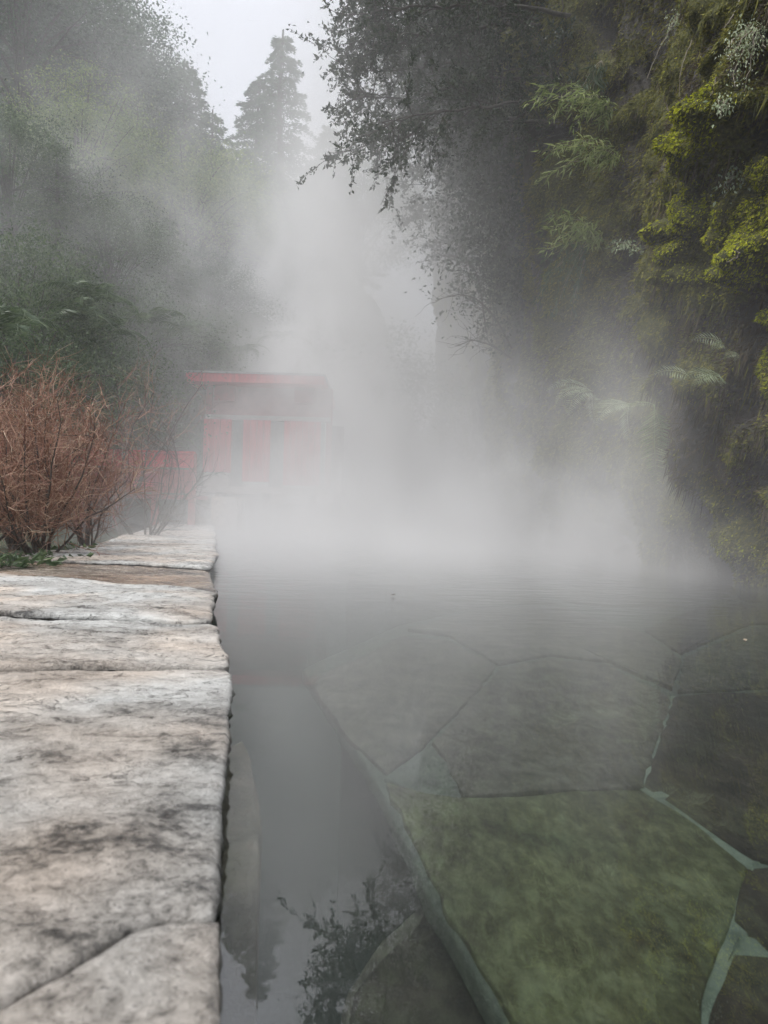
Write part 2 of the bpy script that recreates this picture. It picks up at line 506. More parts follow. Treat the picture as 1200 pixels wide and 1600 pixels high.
def axis(a, b, n, c=0.0, p=2.0):
    t = np.linspace(-1, 1, n)
    t = np.sign(t) * np.abs(t) ** p
    return np.where(t < 0, c + t * (c - a), c + t * (b - c))

xs = axis(-160, 160, 240, -2, 2.4); ys = axis(-150, 260, 260, 10, 2.2)
GX, GY = np.meshgrid(xs, ys)
GZ = ground_z(GX, GY)
far = sstep(np.hypot(GX, GY), 45, 80)
GZ = GZ * (1 - far) + far * (6 + 8 * vnoise(GX * .02, GY * .02, 0, 3))
GZ = np.where(GX > 3.2, np.maximum(GZ, sstep(GX, 3.2, 5.0) * 11.0 + 0.4 * (GX - 4)), GZ)
GZ = np.where(GY < -4, np.maximum(GZ, 0.05 * (-4 - GY)), GZ)
tag(link("ground", grid_mesh("ground", GX, GY, GZ, M['hill'])), kind="structure", label="earth slope under the forest and around the pool")

# water as a closed shallow body
mb = MB(); mb.box((-4.6, -3.0, -0.93), (3.4, 27.0, 0.0))
wt = mb.build("water", M['water']); tag(wt, "still steaming pool water", kind="structure")

# ------------------------------------------------------------------ stone ledge
RNG = np.random.default_rng(4)
ledge = empty("stone_ledge", (0, 0, 0), "long ledge of rough pale schist slabs running along the left side of the pool", "ledge")
LZ = 0.08

def pix_joint(pts, z=LZ):
    q = [xy_to_st(*onz(px, py, z)[:2]) for px, py in pts]
    q = sorted(((t, s) for s, t in q))
    return np.array([a for a, b in q]), np.array([b for a, b in q])

def smooth_interp(t, T, S):
    # linear with extrapolation of the end slopes damped
    r = np.interp(t, T, S)
    return r

joints = [
    (np.array([-0.1, 1.2]), np.array([-0.55, -0.55])),
    pix_joint([(328, 1440), (262, 1440), (200, 1455), (100, 1518), (0, 1578)]),
    pix_joint([(365, 1043), (225, 1044), (100, 1042), (0, 1047)]),
    pix_joint([(332, 973), (210, 967), (60, 963), (0, 958)]),
    pix_joint([(335, 930), (230, 926), (130, 926), (0, 933)]),
    pix_joint([(335, 921), (260, 912), (160, 905), (60, 898), (0, 893)]),
    pix_joint([(320, 886), (230, 880), (160, 877), (60, 873)]),
    pix_joint([(322, 867), (200, 861), (118, 860)]),
    pix_joint([(325, 853), (150, 854)]),
    pix_joint([(320, 841), (190, 839)]),
]
s_last = joints[-1][1].mean()
sN = s_last
for ds in (1.0, 1.25, 1.1, 1.3, 1.1, 1.2):
    sN += ds
    joints.append((np.array([0, 0.9]), np.array([sN + RNG.uniform(-.12, .12), sN + RNG.uniform(-.12, .12)])))
lz = [0.0, 0.0, 0.0, 0.002, -0.006, -0.016, 0.0, 0.003, -0.003, 0.002, 0.0, .012, .02, .035, .05, .07]
edge_t = [(-0.02, -0.01), (-0.008, -0.039), (-0.037, -0.010), (0.0, -0.004), (-0.006, -0.008), (-0.02, 0.02), (0.012, -0.01), (-0.03, .0), (-.01, -.02), (.01, -.02), (-.02, .01), (0, -.02), (.01, 0), (-.02, 0), (0, .01), (0, 0)]
outer = [1.25, 1.25, 1.2, 1.12, 1.06, 1.02, 0.98, 0.84, 0.80, 0.80, 0.80, .8, .8, .8, .8, .8]
# step seams: (px, py) runs where a foliation step crosses a slab, built as real relief
for i in range(len(joints) - 1):
    (Ta, Sa), (Tb, Sb) = joints[i], joints[i + 1]
    GP = [0, .006, .018, .030, .030, .022, .03] + [.035] * 12
    ga, gb = GP[i], GP[i + 1]
    t0a, t0b = edge_t[i]
    tw = outer[i] + RNG.uniform(-.03, .03)
    near = i <= 2
    slen = float(Sb.mean() - Sa.mean())
    res = [0.008, 0.0055, 0.007, 0.009, 0.012, 0.014][min(i, 5)] * (1 if i < 6 else 1.6)
    na = int(np.clip(tw / res, 12, 230)); nbn = int(np.clip(slen / res, 12, 230))
    a = np.linspace(0, 1, na)[None, :]; b = np.linspace(0, 1, nbn)[:, None]
    te = t0a + (t0b - t0a) * b
    # rounded corners on the pool side
    cr = 0.03 if i else 0.01
    bb = b * slen
    q0 = np.clip(1 - bb / cr, 0, 1); q1 = np.clip(1 - (slen - bb) / (cr * 1.6), 0, 1)
    te = te + cr * (1 - np.sqrt(1 - q0 ** 2 * 0.999)) * (0.9 if i != 1 else 0.1) + cr * 0.9 * (1 - np.sqrt(1 - q1 ** 2 * 0.999)) * (0 if i == 0 else 1)
    te = te + (0.006 if i > 1 else .0025) * fbm(bb * 9 + i * 7, 0 * bb, 0 * bb, 4, 31)
    T = te + (tw - te) * a
    sa = smooth_interp(T, Ta, Sa) + ga / 2 + 0.005 * fbm(T * 9, i * 5.0 + 0 * T, 0 * T, 4, 7)
    sb = smooth_interp(T, Tb, Sb) - gb / 2 + 0.007 * fbm(T * 9, i * 5.0 + 5 + 0 * T, 0 * T, 4, 7)
    S = sa + (sb - sa) * b
    X, Y = st_to_xy(S, T)
    # relief: foliated layers and pits
    lay = fbm(X * 2.2 + 3 * i, Y * 5.5, 0 * X, 4, 11)
    stepf = np.floor(lay * 3.2) / 3.2
    fr_ = lay * 3.2 - np.floor(lay * 3.2)
    terr = stepf + sstep(fr_, 0.0, 0.16) / 3.2
    rel = 0.0052 * terr + 0.0022 * fbm(X * 24, Y * 40, 0 * X, 4, 23) + 0.0012 * fbm(X * 90, Y * 110, 0 * X, 2, 29)
    rel *= (1.0 if i > 1 else .5) if i != 5 else 0.35
    rel = rel * (0.35 + 0.65 * sstep(T - te, 0.0, 0.10))
    ed = np.minimum(np.minimum((T - te) + 0 * b, (S - sa)), (sb - S))
    rnd = 0.009 if i else 0.005
    q = np.clip(1 - ed / rnd, 0, 1)
    Z = LZ + lz[i] + rel - 0.55 * rnd * (1 - np.sqrt(1 - q ** 2 * 0.999))
    V = np.stack([X, Y, Z], -1).reshape(-1, 3)
    ii = np.arange(nbn - 1)[:, None] * na + np.arange(na - 1)[None]
    Fq = np.stack([ii, ii + na, ii + na + 1, ii + 1], -1).reshape(-1, 4)
    # skirt with a rough face
    ring = np.concatenate([np.arange(na), np.arange(1, nbn) * na + na - 1, (nbn - 1) * na + np.arange(na - 2, -1, -1), np.arange(nbn - 2, 0, -1) * na])
    base = len(V)
    n = len(ring)
    Vs = [V]; fs = [Fq]
    prev = ring
    cen = V.mean(0)
    for k_, (dz, inn) in enumerate(((0.010, -0.001), (0.028, 0.012), (0.055, 0.030))):
        W = V[ring].copy(); W[:, 2] -= dz
        d2 = unit(cen[None, :2] - W[:, :2]) 
        jit = 0.004 * fbm(W[:, 0] * 40, W[:, 1] * 40, W[:, 2] * 60, 3, 3)
        W[:, :2] += d2 * (inn + jit)[:, None]
        cur = base + np.arange(n) + k_ * n
        Vs.append(W)
        j = np.arange(n); j2 = (j + 1) % n
        fs.append(np.stack([prev[j], prev[j2], cur[j2], cur[j]], -1))
        prev = cur
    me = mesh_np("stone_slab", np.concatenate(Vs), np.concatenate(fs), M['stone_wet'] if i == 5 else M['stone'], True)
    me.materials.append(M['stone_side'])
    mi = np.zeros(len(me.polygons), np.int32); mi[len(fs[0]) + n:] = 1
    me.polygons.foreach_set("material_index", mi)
    o = link("stone_slab", me, ledge)
    if i == 5: o["label"] = "low wet brown slab"

# wall core under the slabs
mb = MB()
for s0 in np.arange(-0.55, s_last + 6.9, 0.9):
    s1 = s0 + 0.897
    for (ta, tb, za, zb) in ((0.035, 0.78, -0.93, LZ - 0.045),):
        P4 = [st_to_xy(s, t) for s, t in ((s0, ta), (s1, ta), (s1, tb), (s0, tb))]
        V = [(x, y, za) for x, y in P4] + [(x, y, zb) for x, y in P4]
        mb.add(V, [[0, 1, 2, 3], [7, 6, 5, 4], [0, 4, 5, 1], [1, 5, 6, 2], [2, 6, 7, 3], [3, 7, 4, 0]])
mb.build("wall_core", M['mortar'], ledge)

# a stone standing proud of the wall face just below the water
def slab_poly(name, pts, z, th, mat, parent, bevel=0.003, rel=0.003, seed=0, inset=-0.009, sub=0.02, zf=None):
    """irregular flat stone: polygon outline (x, y), rough top, bevelled rim, real thickness"""
    P = np.array([(a, b) for a, b in pts], float)
    area = 0.5 * np.sum(P[:, 0] * np.roll(P[:, 1], -1) - P[:, 1] * np.roll(P[:, 0], -1))
    if area < 0: P = P[::-1]
    # resample outline with a wobble
    Q = []
    for i in range(len(P)):
        a, b = P[i], P[(i + 1) % len(P)]
        k = max(2, int(np.linalg.norm(b - a) / sub))
        for j in range(k): Q.append(a + (b - a) * j / k)
    Q = np.array(Q)
    Q = Q + np.stack([vnoise(Q[:, 0] * 22, Q[:, 1] * 22, seed, 1), vnoise(Q[:, 0] * 22, Q[:, 1] * 22, seed + 9, 2)], -1) * min(0.005, sub * 0.3)
    c = Q.mean(0)
    n = len(Q)
    rings = []
    dirs = unit(c - Q)
    f = (lambda x, y: rel * fbm(x * 8, y * 8, 0 * x + seed, 3, seed)) 
    L = [(-th, 0.0), (-bevel * 1.2, 0.0), (0, bevel)]
    for dz, ins in L:
        W = Q + dirs * (ins + inset)
        zz = z + dz + (f(W[:, 0], W[:, 1]) if dz > -bevel * 2 else 0)
        rings.append(np.column_stack([W, np.broadcast_to(zz, n)]))
    for k in (0.75, 0.5, 0.25):
        W = c + (Q + dirs * bevel - c) * k
        rings.append(np.column_stack([W, z + f(W[:, 0], W[:, 1])]))
    V = np.concatenate(rings + [np.array([[c[0], c[1], z]])])
    j = np.arange(n); j2 = (j + 1) % n
    q = [np.stack([r * n + j, r * n + j2, (r + 1) * n + j2, (r + 1) * n + j], -1) for r in range(len(rings) - 1)]
    tri = np.stack([(len(rings) - 1) * n + j, (len(rings) - 1) * n + j2, np.full(n, len(V) - 1)], -1)
    return link(name, mesh_np(name, V, [np.concatenate(q), tri], mat, True), parent)

def upoly(pix, z):
    return [tuple(onz(px, py, z)[:2]) for px, py in pix]

slab_poly("stone", upoly([(352, 1165), (378, 1155), (392, 1195), (402, 1265), (408, 1320), (406, 1385), (372, 1392), (345, 1388), (345, 1250)], -0.055), -0.055, 0.5, M['tan_stone'], ledge, 0.012, 0.004, 3)["label"] = "tan stone of the wall face showing under the water"

# ------------------------------------------------------------------ pool floor with its flagstones
floor = tag(link("pool_floor", None), "pool floor of large irregular flagstones under the water", kind="structure")
mb = MB(); mb.box((-4.5, -2.9, -0.925), (3.3, 26.9, -0.90)); mb.build("pool_bed", M['deep'], floor)
BZ = -0.10
def fl(pix, mat, dz=0.0, th=0.014, seed=0, label=None, **k):
    o = slab_poly("flagstone", upoly(pix, BZ), BZ + dz, th, mat, floor, seed=seed, **k)
    if label: o["label"] = label
    return o
# bed of pale mortar that carries the shallow shelf
shelf = upoly([(476, 1052), (540, 1150), (596, 1232), (640, 1330), (676, 1412), (792, 1606), (870, 1800), (1900, 1800), (1900, 960), (1250, 925), (820, 935), (620, 985)], BZ - 0.022)
slab_poly("mortar_bed", shelf, BZ - 0.008, 0.03, M['fl_rim'], floor, 0.006, 0.002, 5, sub=0.05)
slab_poly("shelf_base", shelf, BZ - 0.041, 0.7, M['deep'], floor, 0.006, 0.002, 5, sub=0.05, inset=.12)
slab_poly("mortar_joint", upoly([(1164, 1350), (1185, 1348), (1215, 1352), (1214, 1366), (1180, 1372), (1168, 1420), (1140, 1500), (1200, 1478), (1230, 1490), (1160, 1500), (1128, 1560), (1112, 1640), (1080, 1650), (1100, 1560), (1136, 1450)], BZ - .004), BZ - .004, .02, M['fl_pale'], floor, .004, .002, 15)
for jp in ([(1046, 1086), (1060, 1090), (1036, 1160), (1014, 1226), (1002, 1232), (1022, 1160)], [(1000, 1232), (1014, 1224), (1100, 1282), (1180, 1342), (1172, 1354), (1084, 1292)]):
    slab_poly("mortar_joint", upoly(jp, BZ - .002), BZ - .002, .02, M['fl_pale'], floor, .003, .001, 17)
G1 = [(606, 1228), (668, 1242), (724, 1250), (860, 1243), (1000, 1238), (1085, 1292), (1158, 1354), (1128, 1430), (1100, 1520), (1076, 1604), (1062, 1650), (832, 1650), (816, 1600), (756, 1500), (706, 1412), (666, 1326)]
fl(G1, M['fl_green'], 0.0, seed=1, label="large algae green flagstone")
fl([(604, 1214), (640, 1190), (672, 1164), (700, 1200), (719, 1240), (660, 1236)], M['fl_rim'], 0.0, seed=2, label="small pale triangular flagstone")
fl([(488, 1062), (560, 1030), (628, 994), (700, 1000), (770, 1040), (735, 1085), (690, 1135), (640, 1180), (604, 1205), (545, 1146)], M['fl_grey'], 0.0, seed=3)
fl([(785, 1046), (860, 1030), (950, 1040), (1042, 1090), (1022, 1160), (1000, 1228), (860, 1234), (728, 1240), (703, 1192), (682, 1158), (735, 1100)], M['fl_grey'], 0.002, seed=4)
fl([(1056, 1092), (1130, 1085), (1330, 1080), (1500, 1200), (1400, 1345), (1215, 1345), (1176, 1338), (1100, 1284), (1012, 1226), (1034, 1160)], M['fl_brown'], 0.002, seed=5, label="dark brown flagstone at the right")
fl([(1172, 1358), (1215, 1356), (1420, 1356), (1500, 1500), (1300, 1520), (1200, 1478), (1160, 1432), (1168, 1395)], M['fl_brown'], -0.001, seed=6)
fl([(1152, 1494), (1200, 1500), (1310, 1540), (1330, 1720), (1100, 1720), (1120, 1602), (1140, 1540)], M['fl_brown'], 0.0, seed=7)
fl([(640, 984), (760, 948), (880, 950), (1000, 990), (1060, 1030), (1048, 1075), (950, 1032), (860, 1022), (780, 1036), (704, 992)], M['fl_grey'], 0.004, seed=8)
fl([(1072, 1028), (1180, 980), (1400, 990), (1450, 1060), (1130, 1076), (1062, 1080)], M['fl_grey'], 0.0, seed=9)
fl([(1010, 984), (1100, 948), (1230, 940), (1300, 974), (1170, 974), (1064, 1020)], M['fl_brown'], 0.003, seed=10)
# the deeper stone that leans below the shelf's edge
BZ2 = -0.17
slab_poly("flagstone", upoly([(676, 1416), (612, 1478), (566, 1540), (556, 1600), (550, 1700), (840, 1700), (786, 1606), (726, 1502)], BZ2), BZ2, 0.5, M['fl_brown'], floor, 0.01, 0.003, 12)["label"] = "deeper dark stone beside the shelf"
slab_poly("mortar_bed", upoly([(672, 1404), (600, 1470), (556, 1536), (540, 1600), (530, 1720), (850, 1720), (790, 1600)], BZ2 - .012), BZ2 - 0.012, 0.06, M['fl_grey'], floor, 0.01, 0.003, 13)
# farther flagstones, laid irregularly across the shelf
cells = []
rr = np.random.default_rng(21)
for yy in np.arange(3.9, 12.5, 0.85):
    x0 = -0.25 * yy + 1.0
    while x0 < 2.6:
        wd = rr.uniform(0.6, 1.0)
        z = BZ - 0.01
        j = lambda: rr.uniform(-0.09, 0.09)
        pts = [(x0 + 0.02 + j(), yy + 0.03 + j()), (x0 + wd * 0.5, yy + j()), (x0 + wd - 0.02 , yy + 0.04), (x0 + wd - 0.02 + abs(j()) * 0, yy + 0.8), (x0 + wd * 0.4, yy + 0.83), (x0 + 0.01, yy + 0.78)]
        slab_poly("flagstone", pts, z + rr.uniform(-0.01, 0.01), 0.8, [M['fl_grey'], M['fl_brown'], M['fl_grey']][rr.integers(3)], floor, 0.01, 0.004, int(rr.integers(99)), sub=0.08)
        x0 += wd

# fallen leaves drifting on the surface
lrg = np.random.default_rng(6)
for k, (px, py, lab) in enumerate([(612, 930, "tiny pale leaf floating in the middle of the pool"), (1165, 1003, "pale thin leaf floating near the right edge")]):
    p = onz(px, py, 0.004)
    e = empty("fallen_leaf", tuple(p), lab, "leaf", "leaves floating on the pool", rz=k * 1.3)
    L = .015 + .006 * k
    t = np.linspace(0, 1, 7); wd = L * .32 * np.sin(t * math.pi) ** .8
    V = np.concatenate([np.column_stack([t * L, wd, .003 + .004 * t ** 2 + wd * .3]), np.column_stack([t * L, 0 * t, .001 + .004 * t ** 2]), np.column_stack([t * L, -wd, .003 + .004 * t ** 2 + wd * .3])])
    j = np.arange(6)
    link("blade", mesh_np("blade", V, np.concatenate([np.stack([j, j + 1, j + 8, j + 7], -1), np.stack([j + 7, j + 8, j + 15, j + 14], -1)]), M['root'], True), e)
    mb = MB(); mb.tube([(-.3 * L, 0.002, .002), (0, 0, .0015), (L * .9, 0, .005)], .0005, 4); mb.build("stalk", M['twig'], e)

# ------------------------------------------------------------------ mossy cliff on the right
crng = np.random.default_rng(8)
clumps = []     # Y, Z, radius, height, bright
def clump_px(px, py, r, h, bright=0.0, X=1.75):
    a, b = ray(px, py)
    Y = X / a
    clumps.append((Y, EYE + b * Y, r * 1.18, h * 1.35, bright))
for (px, py, r, h, br) in [
    (1190, 190, .16, .20, .7), (1150, 235, .16, .19, .65), (1105, 275, .15, .16, .55), (1060, 300, .15, .12, .4), (1000, 340, .15, .08, .3),
    (1110, 345, .14, .20, .85), (1075, 365, .13, .20, .9), (1140, 372, .13, .17, .8), (1085, 400, .12, .15, .7),
    (1170, 415, .13, .23, 1.25), (1195, 400, .12, .22, 1.2), (1148, 432, .09, .20, 1.15), (1200, 330, .12, .12, .7), (1200, 280, .1, .1, .6),
    (1100, 440, .09, .12, .5), (1060, 440, .09, .12, .35), (1190, 500, .1, .16, .6), (1110, 470, .08, .09, .4), (1180, 590, .16, .10, .5),
    (1020, 40, .2, .1, .2), (985, 120, .22, .12, .35), (950, 200, .22, .13, .35), (1090, 30, .2, .1, .1), (1130, 90, .15, .1, .0),
    (1000, 540, .24, .15, .30), (1010, 460, .22, .13, .25), (990, 610, .18, .12, .28), (1100, 620, .14, .08, .3)]:
    clump_px(px, py, r, h, br)
for i in range(330):
    Y = crng.uniform(2.0, 15); Z = crng.uniform(0.0, 8) * (0.5 + 0.5 * Y / 9)
    r = crng.uniform(.08, .26) * (0.7 + Y * 0.06)
    clumps.append((Y, Z, r, r * crng.uniform(.3, .7), crng.uniform(-.1, .4)))

def cliff_eval(Y, Z):
    Y = np.asarray(Y, float); Z = np.asarray(Z, float)
    X = 1.92 + 0.10 * np.sin(Y * 0.9 + 1) + 0.03 * (Y - 5) * (Y > 5) 
    X = X + 0.42 * np.exp(-((Y - 6.6) / 0.9) ** 2) * sstep(Z, 0.4, 2.0)      # recess behind the near buttress
    X = X - 0.28 * np.exp(-((Y - 8.6) / 0.9) ** 2)
    X = X - 0.085 * np.maximum(Z - 1.6, 0) * sstep(Y, 5.5, 8.5) + 0.13 * np.maximum(Z - 2.6, 0) * (1 - sstep(Y, 4.5, 7.0))
    X = X + 0.25 * sstep(1.1 - Z, 0, 1.1)                                   # undercut at the water
    X = X - 0.16 * fbm(Y * 0.9, Z * 0.8, 0.0 * Z, 3, 41) - 0.05 * fbm(Y * 4, Z * 2.6, 0 * Z, 3, 42)
    dr = vnoise(Y * 13, Z * 2.5, 0 * Z, 47)
    X = X - 0.018 * dr * np.minimum(1.0, Y / 5)
    moss = 0.28 + 0.2 * sstep(1.6 - Z, 0, 1.0) + 0.38 * fbm(Y * 1.3, Z * 1.1, 0 * Z, 3, 51)
    br = np.zeros_like(X)
    P = np.zeros_like(X)
    wob = 0.10 * fbm(Y * 5, Z * 5, 0 * Z, 3, 61)
    nzp = 0.32 * fbm(Y * 6.5, Z * 4, 0 * Z, 3, 63)
    for (yc, zc, r, h, b) in clumps:
        dy = (Y - yc + wob) / (r * 1.25)
        msk = np.abs(dy) < 2.2
        if not msk.any(): continue
        t = (Z - zc + wob * 0.6) / r
        prof = np.where(t < 0, np.exp(-(t / 0.38) ** 2), np.exp(-(t / 1.25) ** 2))
        k = np.exp(-dy ** 2) * prof * msk
        P = np.maximum(P, h * k * (1 + nzp))
        moss = moss + 0.55 * k * (1 if b > 0 else 0.2)
        br = np.maximum(br, b * k)
    X = X - P
    fine = 0.012 * fbm(Y * 26, Z * 22, 0 * Z, 3, 71)
    X = X - fine
    hollow = vnoise(Y * 2.3, Z * 2.9, 0 * Z, 81) + 0.35 * vnoise(Y * 6, Z * 5, 0 * Z, 83)
    X = X + 0.38 * sstep(hollow, 0.22, 0.8) * sstep(P, 0.10, 0.0)
    moss = moss - 0.5 * sstep(hollow, 0.3, 0.7) * sstep(P, 0.1, 0.0)
    return X, moss, br

yy = [1.2]
while yy[-1] < 34: yy.append(yy[-1] * 1.0042 + 0.0)
yy = np.array(yy)
zz = [-0.94]
while zz[-1] < 13: zz.append(zz[-1] + (0.016 if zz[-1] < 3.2 else 0.016 + (zz[-1] - 3.2) * 0.02))
zz = np.array(zz)
CY, CZ = np.meshgrid(yy, zz)
CX, CM, CB = cliff_eval(CY, CZ)
cliff = grid_mesh("mossy_cliff", CX, CY, CZ, M['cliff'])
for p_ in (cliff,):
    atn = cliff.attributes.new("moss", 'FLOAT', 'POINT')
    atn.data.foreach_set("value", CM.ravel().astype(np.float32))
cliff_o = link("mossy_cliff", cliff)
tag(cliff_o, "steep wet rock cliff covered in hanging moss on the right", kind="structure")

def cliff_hit(px, py, y0=2.3):
    a, b = ray(px, py)
    Y = np.arange(y0, 25, 0.01)
    X, _, _ = cliff_eval(Y, EYE + b * Y)
    k = np.argmax(a * Y >= X)
    return np.array([a * Y[k], Y[k], EYE + b * Y[k]])

# moss tufts: short blades hanging off the moss
def tufts(n, seed, sel, Lr, Wr, mat, name, label, ymax=11, ymin=2.9, pw=1.6):
    rg = np.random.default_rng(seed)
    Y = ymin + (ymax - ymin) * rg.uniform(0, 1, n * 3) ** pw
    Z = rg.uniform(0.0, 1, n * 3) * (0.6 + Y * 0.78)
    X, mo, br = cliff_eval(Y, Z)
    k = sel(mo, br, rg.uniform(0, 1, len(Y)))
    Y, Z, X, br = Y[k][:n], Z[k][:n], X[k][:n], br[k][:n]
    m_ = len(Y)
    C = np.stack([X - 0.002, Y, Z], -1)
    D = unit(np.stack([-rg.uniform(.3, 1.1, m_), rg.normal(0, .45, m_), rg.uniform(-1.7, 0.1, m_)], -1))
    L = rg.uniform(*Lr, m_) * (0.7 + 0.075 * Y)
    V, Fq = leaves_arr(C, D, sides(D, rg), L, L * rg.uniform(*Wr, m_), 0.2)
    o = link(name, mesh_np(name, V, Fq, mat))
    tag(o, label, "moss", kind="stuff")
    return o
tufts(120000, 1, lambda mo, br, u: (mo + 0.3 * u > 0.46) & (br < 0.6 + 0.3 * u), (.010, .032), (.25, .5), M['tuft'], "moss", "olive moss hanging in tufts over the right cliff")
tufts(70000, 2, lambda mo, br, u: (br > 0.28 + 0.32 * u), (.008, .024), (.3, .6), M['tuft_bright'], "moss", "bright yellow green moss on the rock bulges at the right edge", 6.5)
tufts(50000, 3, lambda mo, br, u: (mo < 0.5) & (mo + 0.5 * u > 0.3), (.012, .045), (.15, .35), M['tuft_brown'], "moss", "brown dead moss and rootlets between the green moss")

tufts(60000, 4, lambda mo, br, u: (mo + 0.6 * u > 0.35), (.02, .06), (.12, .28), M['tuft'], "moss", "hanging moss and leaves on the far misty part of the cliff", 16, 6.5, 1.2)
def strands(n, seed, mat, name, label, Lr, ymax=8):
    rg = np.random.default_rng(seed)
    Y = 3.0 + (ymax - 3.0) * rg.uniform(0, 1, n * 2) ** 1.5
    Z = rg.uniform(0.12, 1, n * 2) * (0.6 + Y * 0.78)
    X, mo, br = cliff_eval(Y, Z)
    X2, _, _ = cliff_eval(Y, Z - 0.06)
    k = (X2 - X + 0.03 * rg.normal(size=len(X)) > 0.01) & (br < 0.35) & (vnoise(Y * 3, Z * 2.2, 0 * Z, seed) > -0.05)
    Y, Z, X = Y[k][:n], Z[k][:n], X[k][:n]
    m_ = len(Y)
    C = np.stack([X - 0.004, Y, Z], -1)
    D = unit(np.stack([-rg.uniform(.02, .25, m_), rg.normal(0, .10, m_), -np.ones(m_)], -1))
    V, Fq = leaves_arr(C, D, unit(np.cross(D, np.stack([rg.normal(0, .3, m_) - 1, rg.normal(0, .5, m_), 0 * Y], -1))), rg.uniform(*Lr, m_), rg.uniform(.002, .005, m_), 0.1)
    tag(link(name, mesh_np(name, V, Fq, mat)), label, "moss", kind="stuff")
strands(6500, 31, M['tuft_brown'], "moss", "brown threads of moss hanging straight down the cliff", (.05, .16))
strands(4500, 32, M['tuft'], "moss", "long olive moss threads hanging from the bulges of the cliff", (.04, .13))
# ------------------------------------------------------------------ ferns
def frond_mesh(name, L, pairs, pl, droop, curl, mat, seed, pw=0.3, twist=0.0):
    rg = np.random.default_rng(seed)
    t = np.linspace(0, 1, 16)
    ang = curl - droop * t ** 1.3
    dx = np.cos(ang); dz = np.sin(ang)
    x = np.concatenate([[0], np.cumsum((dx[1:] + dx[:-1]) / 2)]) * L / 15
    z = np.concatenate([[0], np.cumsum((dz[1:] + dz[:-1]) / 2)]) * L / 15
    y = 0.03 * L * np.sin(t * 3 + seed)
    P = np.stack([x, y, z], -1)
    mb = MB()
    mb.tube(P, np.linspace(0.0035, 0.0008, 16) * (L / 0.4) ** 0.5, 4)
    tt = np.repeat(np.linspace(0.12, 0.99, pairs), 2)
    sgn = np.tile([1, -1], pairs)
    C = np.stack([np.interp(tt, t, P[:, i]) for i in range(3)], -1)
    a = np.interp(tt, t, ang)
    T = np.stack([np.cos(a), 0 * a, np.sin(a)], -1)
    Nv = np.stack([-np.sin(a), 0 * a, np.cos(a)], -1)
    S = (np.array([0, 1.0, 0])[None] * math.cos(twist) + Nv * math.sin(twist)) * sgn[:, None]
    D = unit(S + T * 0.38 - Nv * 0.25 + rg.normal(0, .06, S.shape))
    prof = np.minimum(1, tt / 0.2 * 0.5 + 0.5) * (1 - ((tt - 0.3).clip(0) / 0.72) ** 1.8) + 0.06
    l = pl * prof * rg.uniform(.85, 1.1, len(tt))
    V, Fq = leaves_arr(C, D, unit(T + 0.1 * Nv), l, pl * pw * 0.5 * (0.4 + 0.6 * prof), 0.15)
    mb.add(V, Fq)
    return mb.mesh(name, mat)

FR = [frond_mesh("frond", .50, 21, .10, 1.35, 0.35, M['fern'], s, .19, -.85) for s in range(3)] + [frond_mesh("frond", .52, 24, .12, 0.75, -0.85, M['fern'], s, .19) for s in range(3, 5)]
FRS = [frond_mesh("frond", .50, 12, .15, .9, 0.3, M['fern'], s, .16, -.85) for s in range(3)]
FRD = [frond_mesh("frond", .42, 20, .08, 1.9, 0.7, M['fern_dark'], s) for s in range(3)]

def fern(base, label, fronds, rng, group=None, meshes=FR, cat="fern"):
    """fronds: list of (azimuth deg with 180 = towards -X, mesh index, scale, tilt)"""
    r = empty("fern", tuple(base), label, cat, group)
    for az, k, scl, tilt in fronds:
        o = link("frond", meshes[k % len(meshes)], r)
        o.rotation_euler = Euler((rng.uniform(-.3, .3), tilt, math.radians(az)), 'XYZ')
        o.scale = (scl,) * 3
    return r

fr_rng = random.Random(5)
fern(at(1022, 632, cliff_hit(1040, 640)[1] - .12), "large pale sword fern hanging straight down into the mist at the foot of the cliff", [(262, 3, 1.05, 0.42), (300, 4, .7, .3), (185, 0, .5, 0.1)], fr_rng, "ferns at the foot of the cliff")
fern(cliff_hit(985, 632), "sword fern with long arching fronds left of the straight hanging frond", [(190, 0, .8, 0.0), (210, 1, 1.0, 0.25), (228, 4, .9, 0.0), (160, 1, .6, .2)], fr_rng, "ferns at the foot of the cliff")
fern(cliff_hit(925, 612), "faint sword fern reaching farthest left out of the mist", [(190, 0, 1.05, -0.2), (205, 1, 1.05, 0.1), (225, 2, 1.1, .35), (245, 3, .8, 0)], fr_rng, "ferns at the foot of the cliff")
fern(cliff_hit(1078, 588), "small fern with one frond arching left above the hanging sword fern", [(190, 0, .45, -.1)], fr_rng, "ferns at the foot of the cliff", FRS)
fern(cliff_hit(1118, 585), "small bright fan shaped fern on the green moss", [(195, 1, .42, .1), (225, 2, .45, .3), (255, 0, .4, .4), (170, 1, .3, .4)], fr_rng, "ferns at the foot of the cliff", FRS)
fern(cliff_hit(1132, 538), "little fern arching left, highest of those on the lower cliff", [(190, 1, .40, -.15), (215, 2, .25, .3)], fr_rng, "ferns at the foot of the cliff", FRS)
fern(cliff_hit(1152, 552), "tiny dark fern beside the highest arching fern", [(200, 2, .2, .3), (240, 1, .2, .5)], fr_rng, "ferns at the foot of the cliff", FRS)

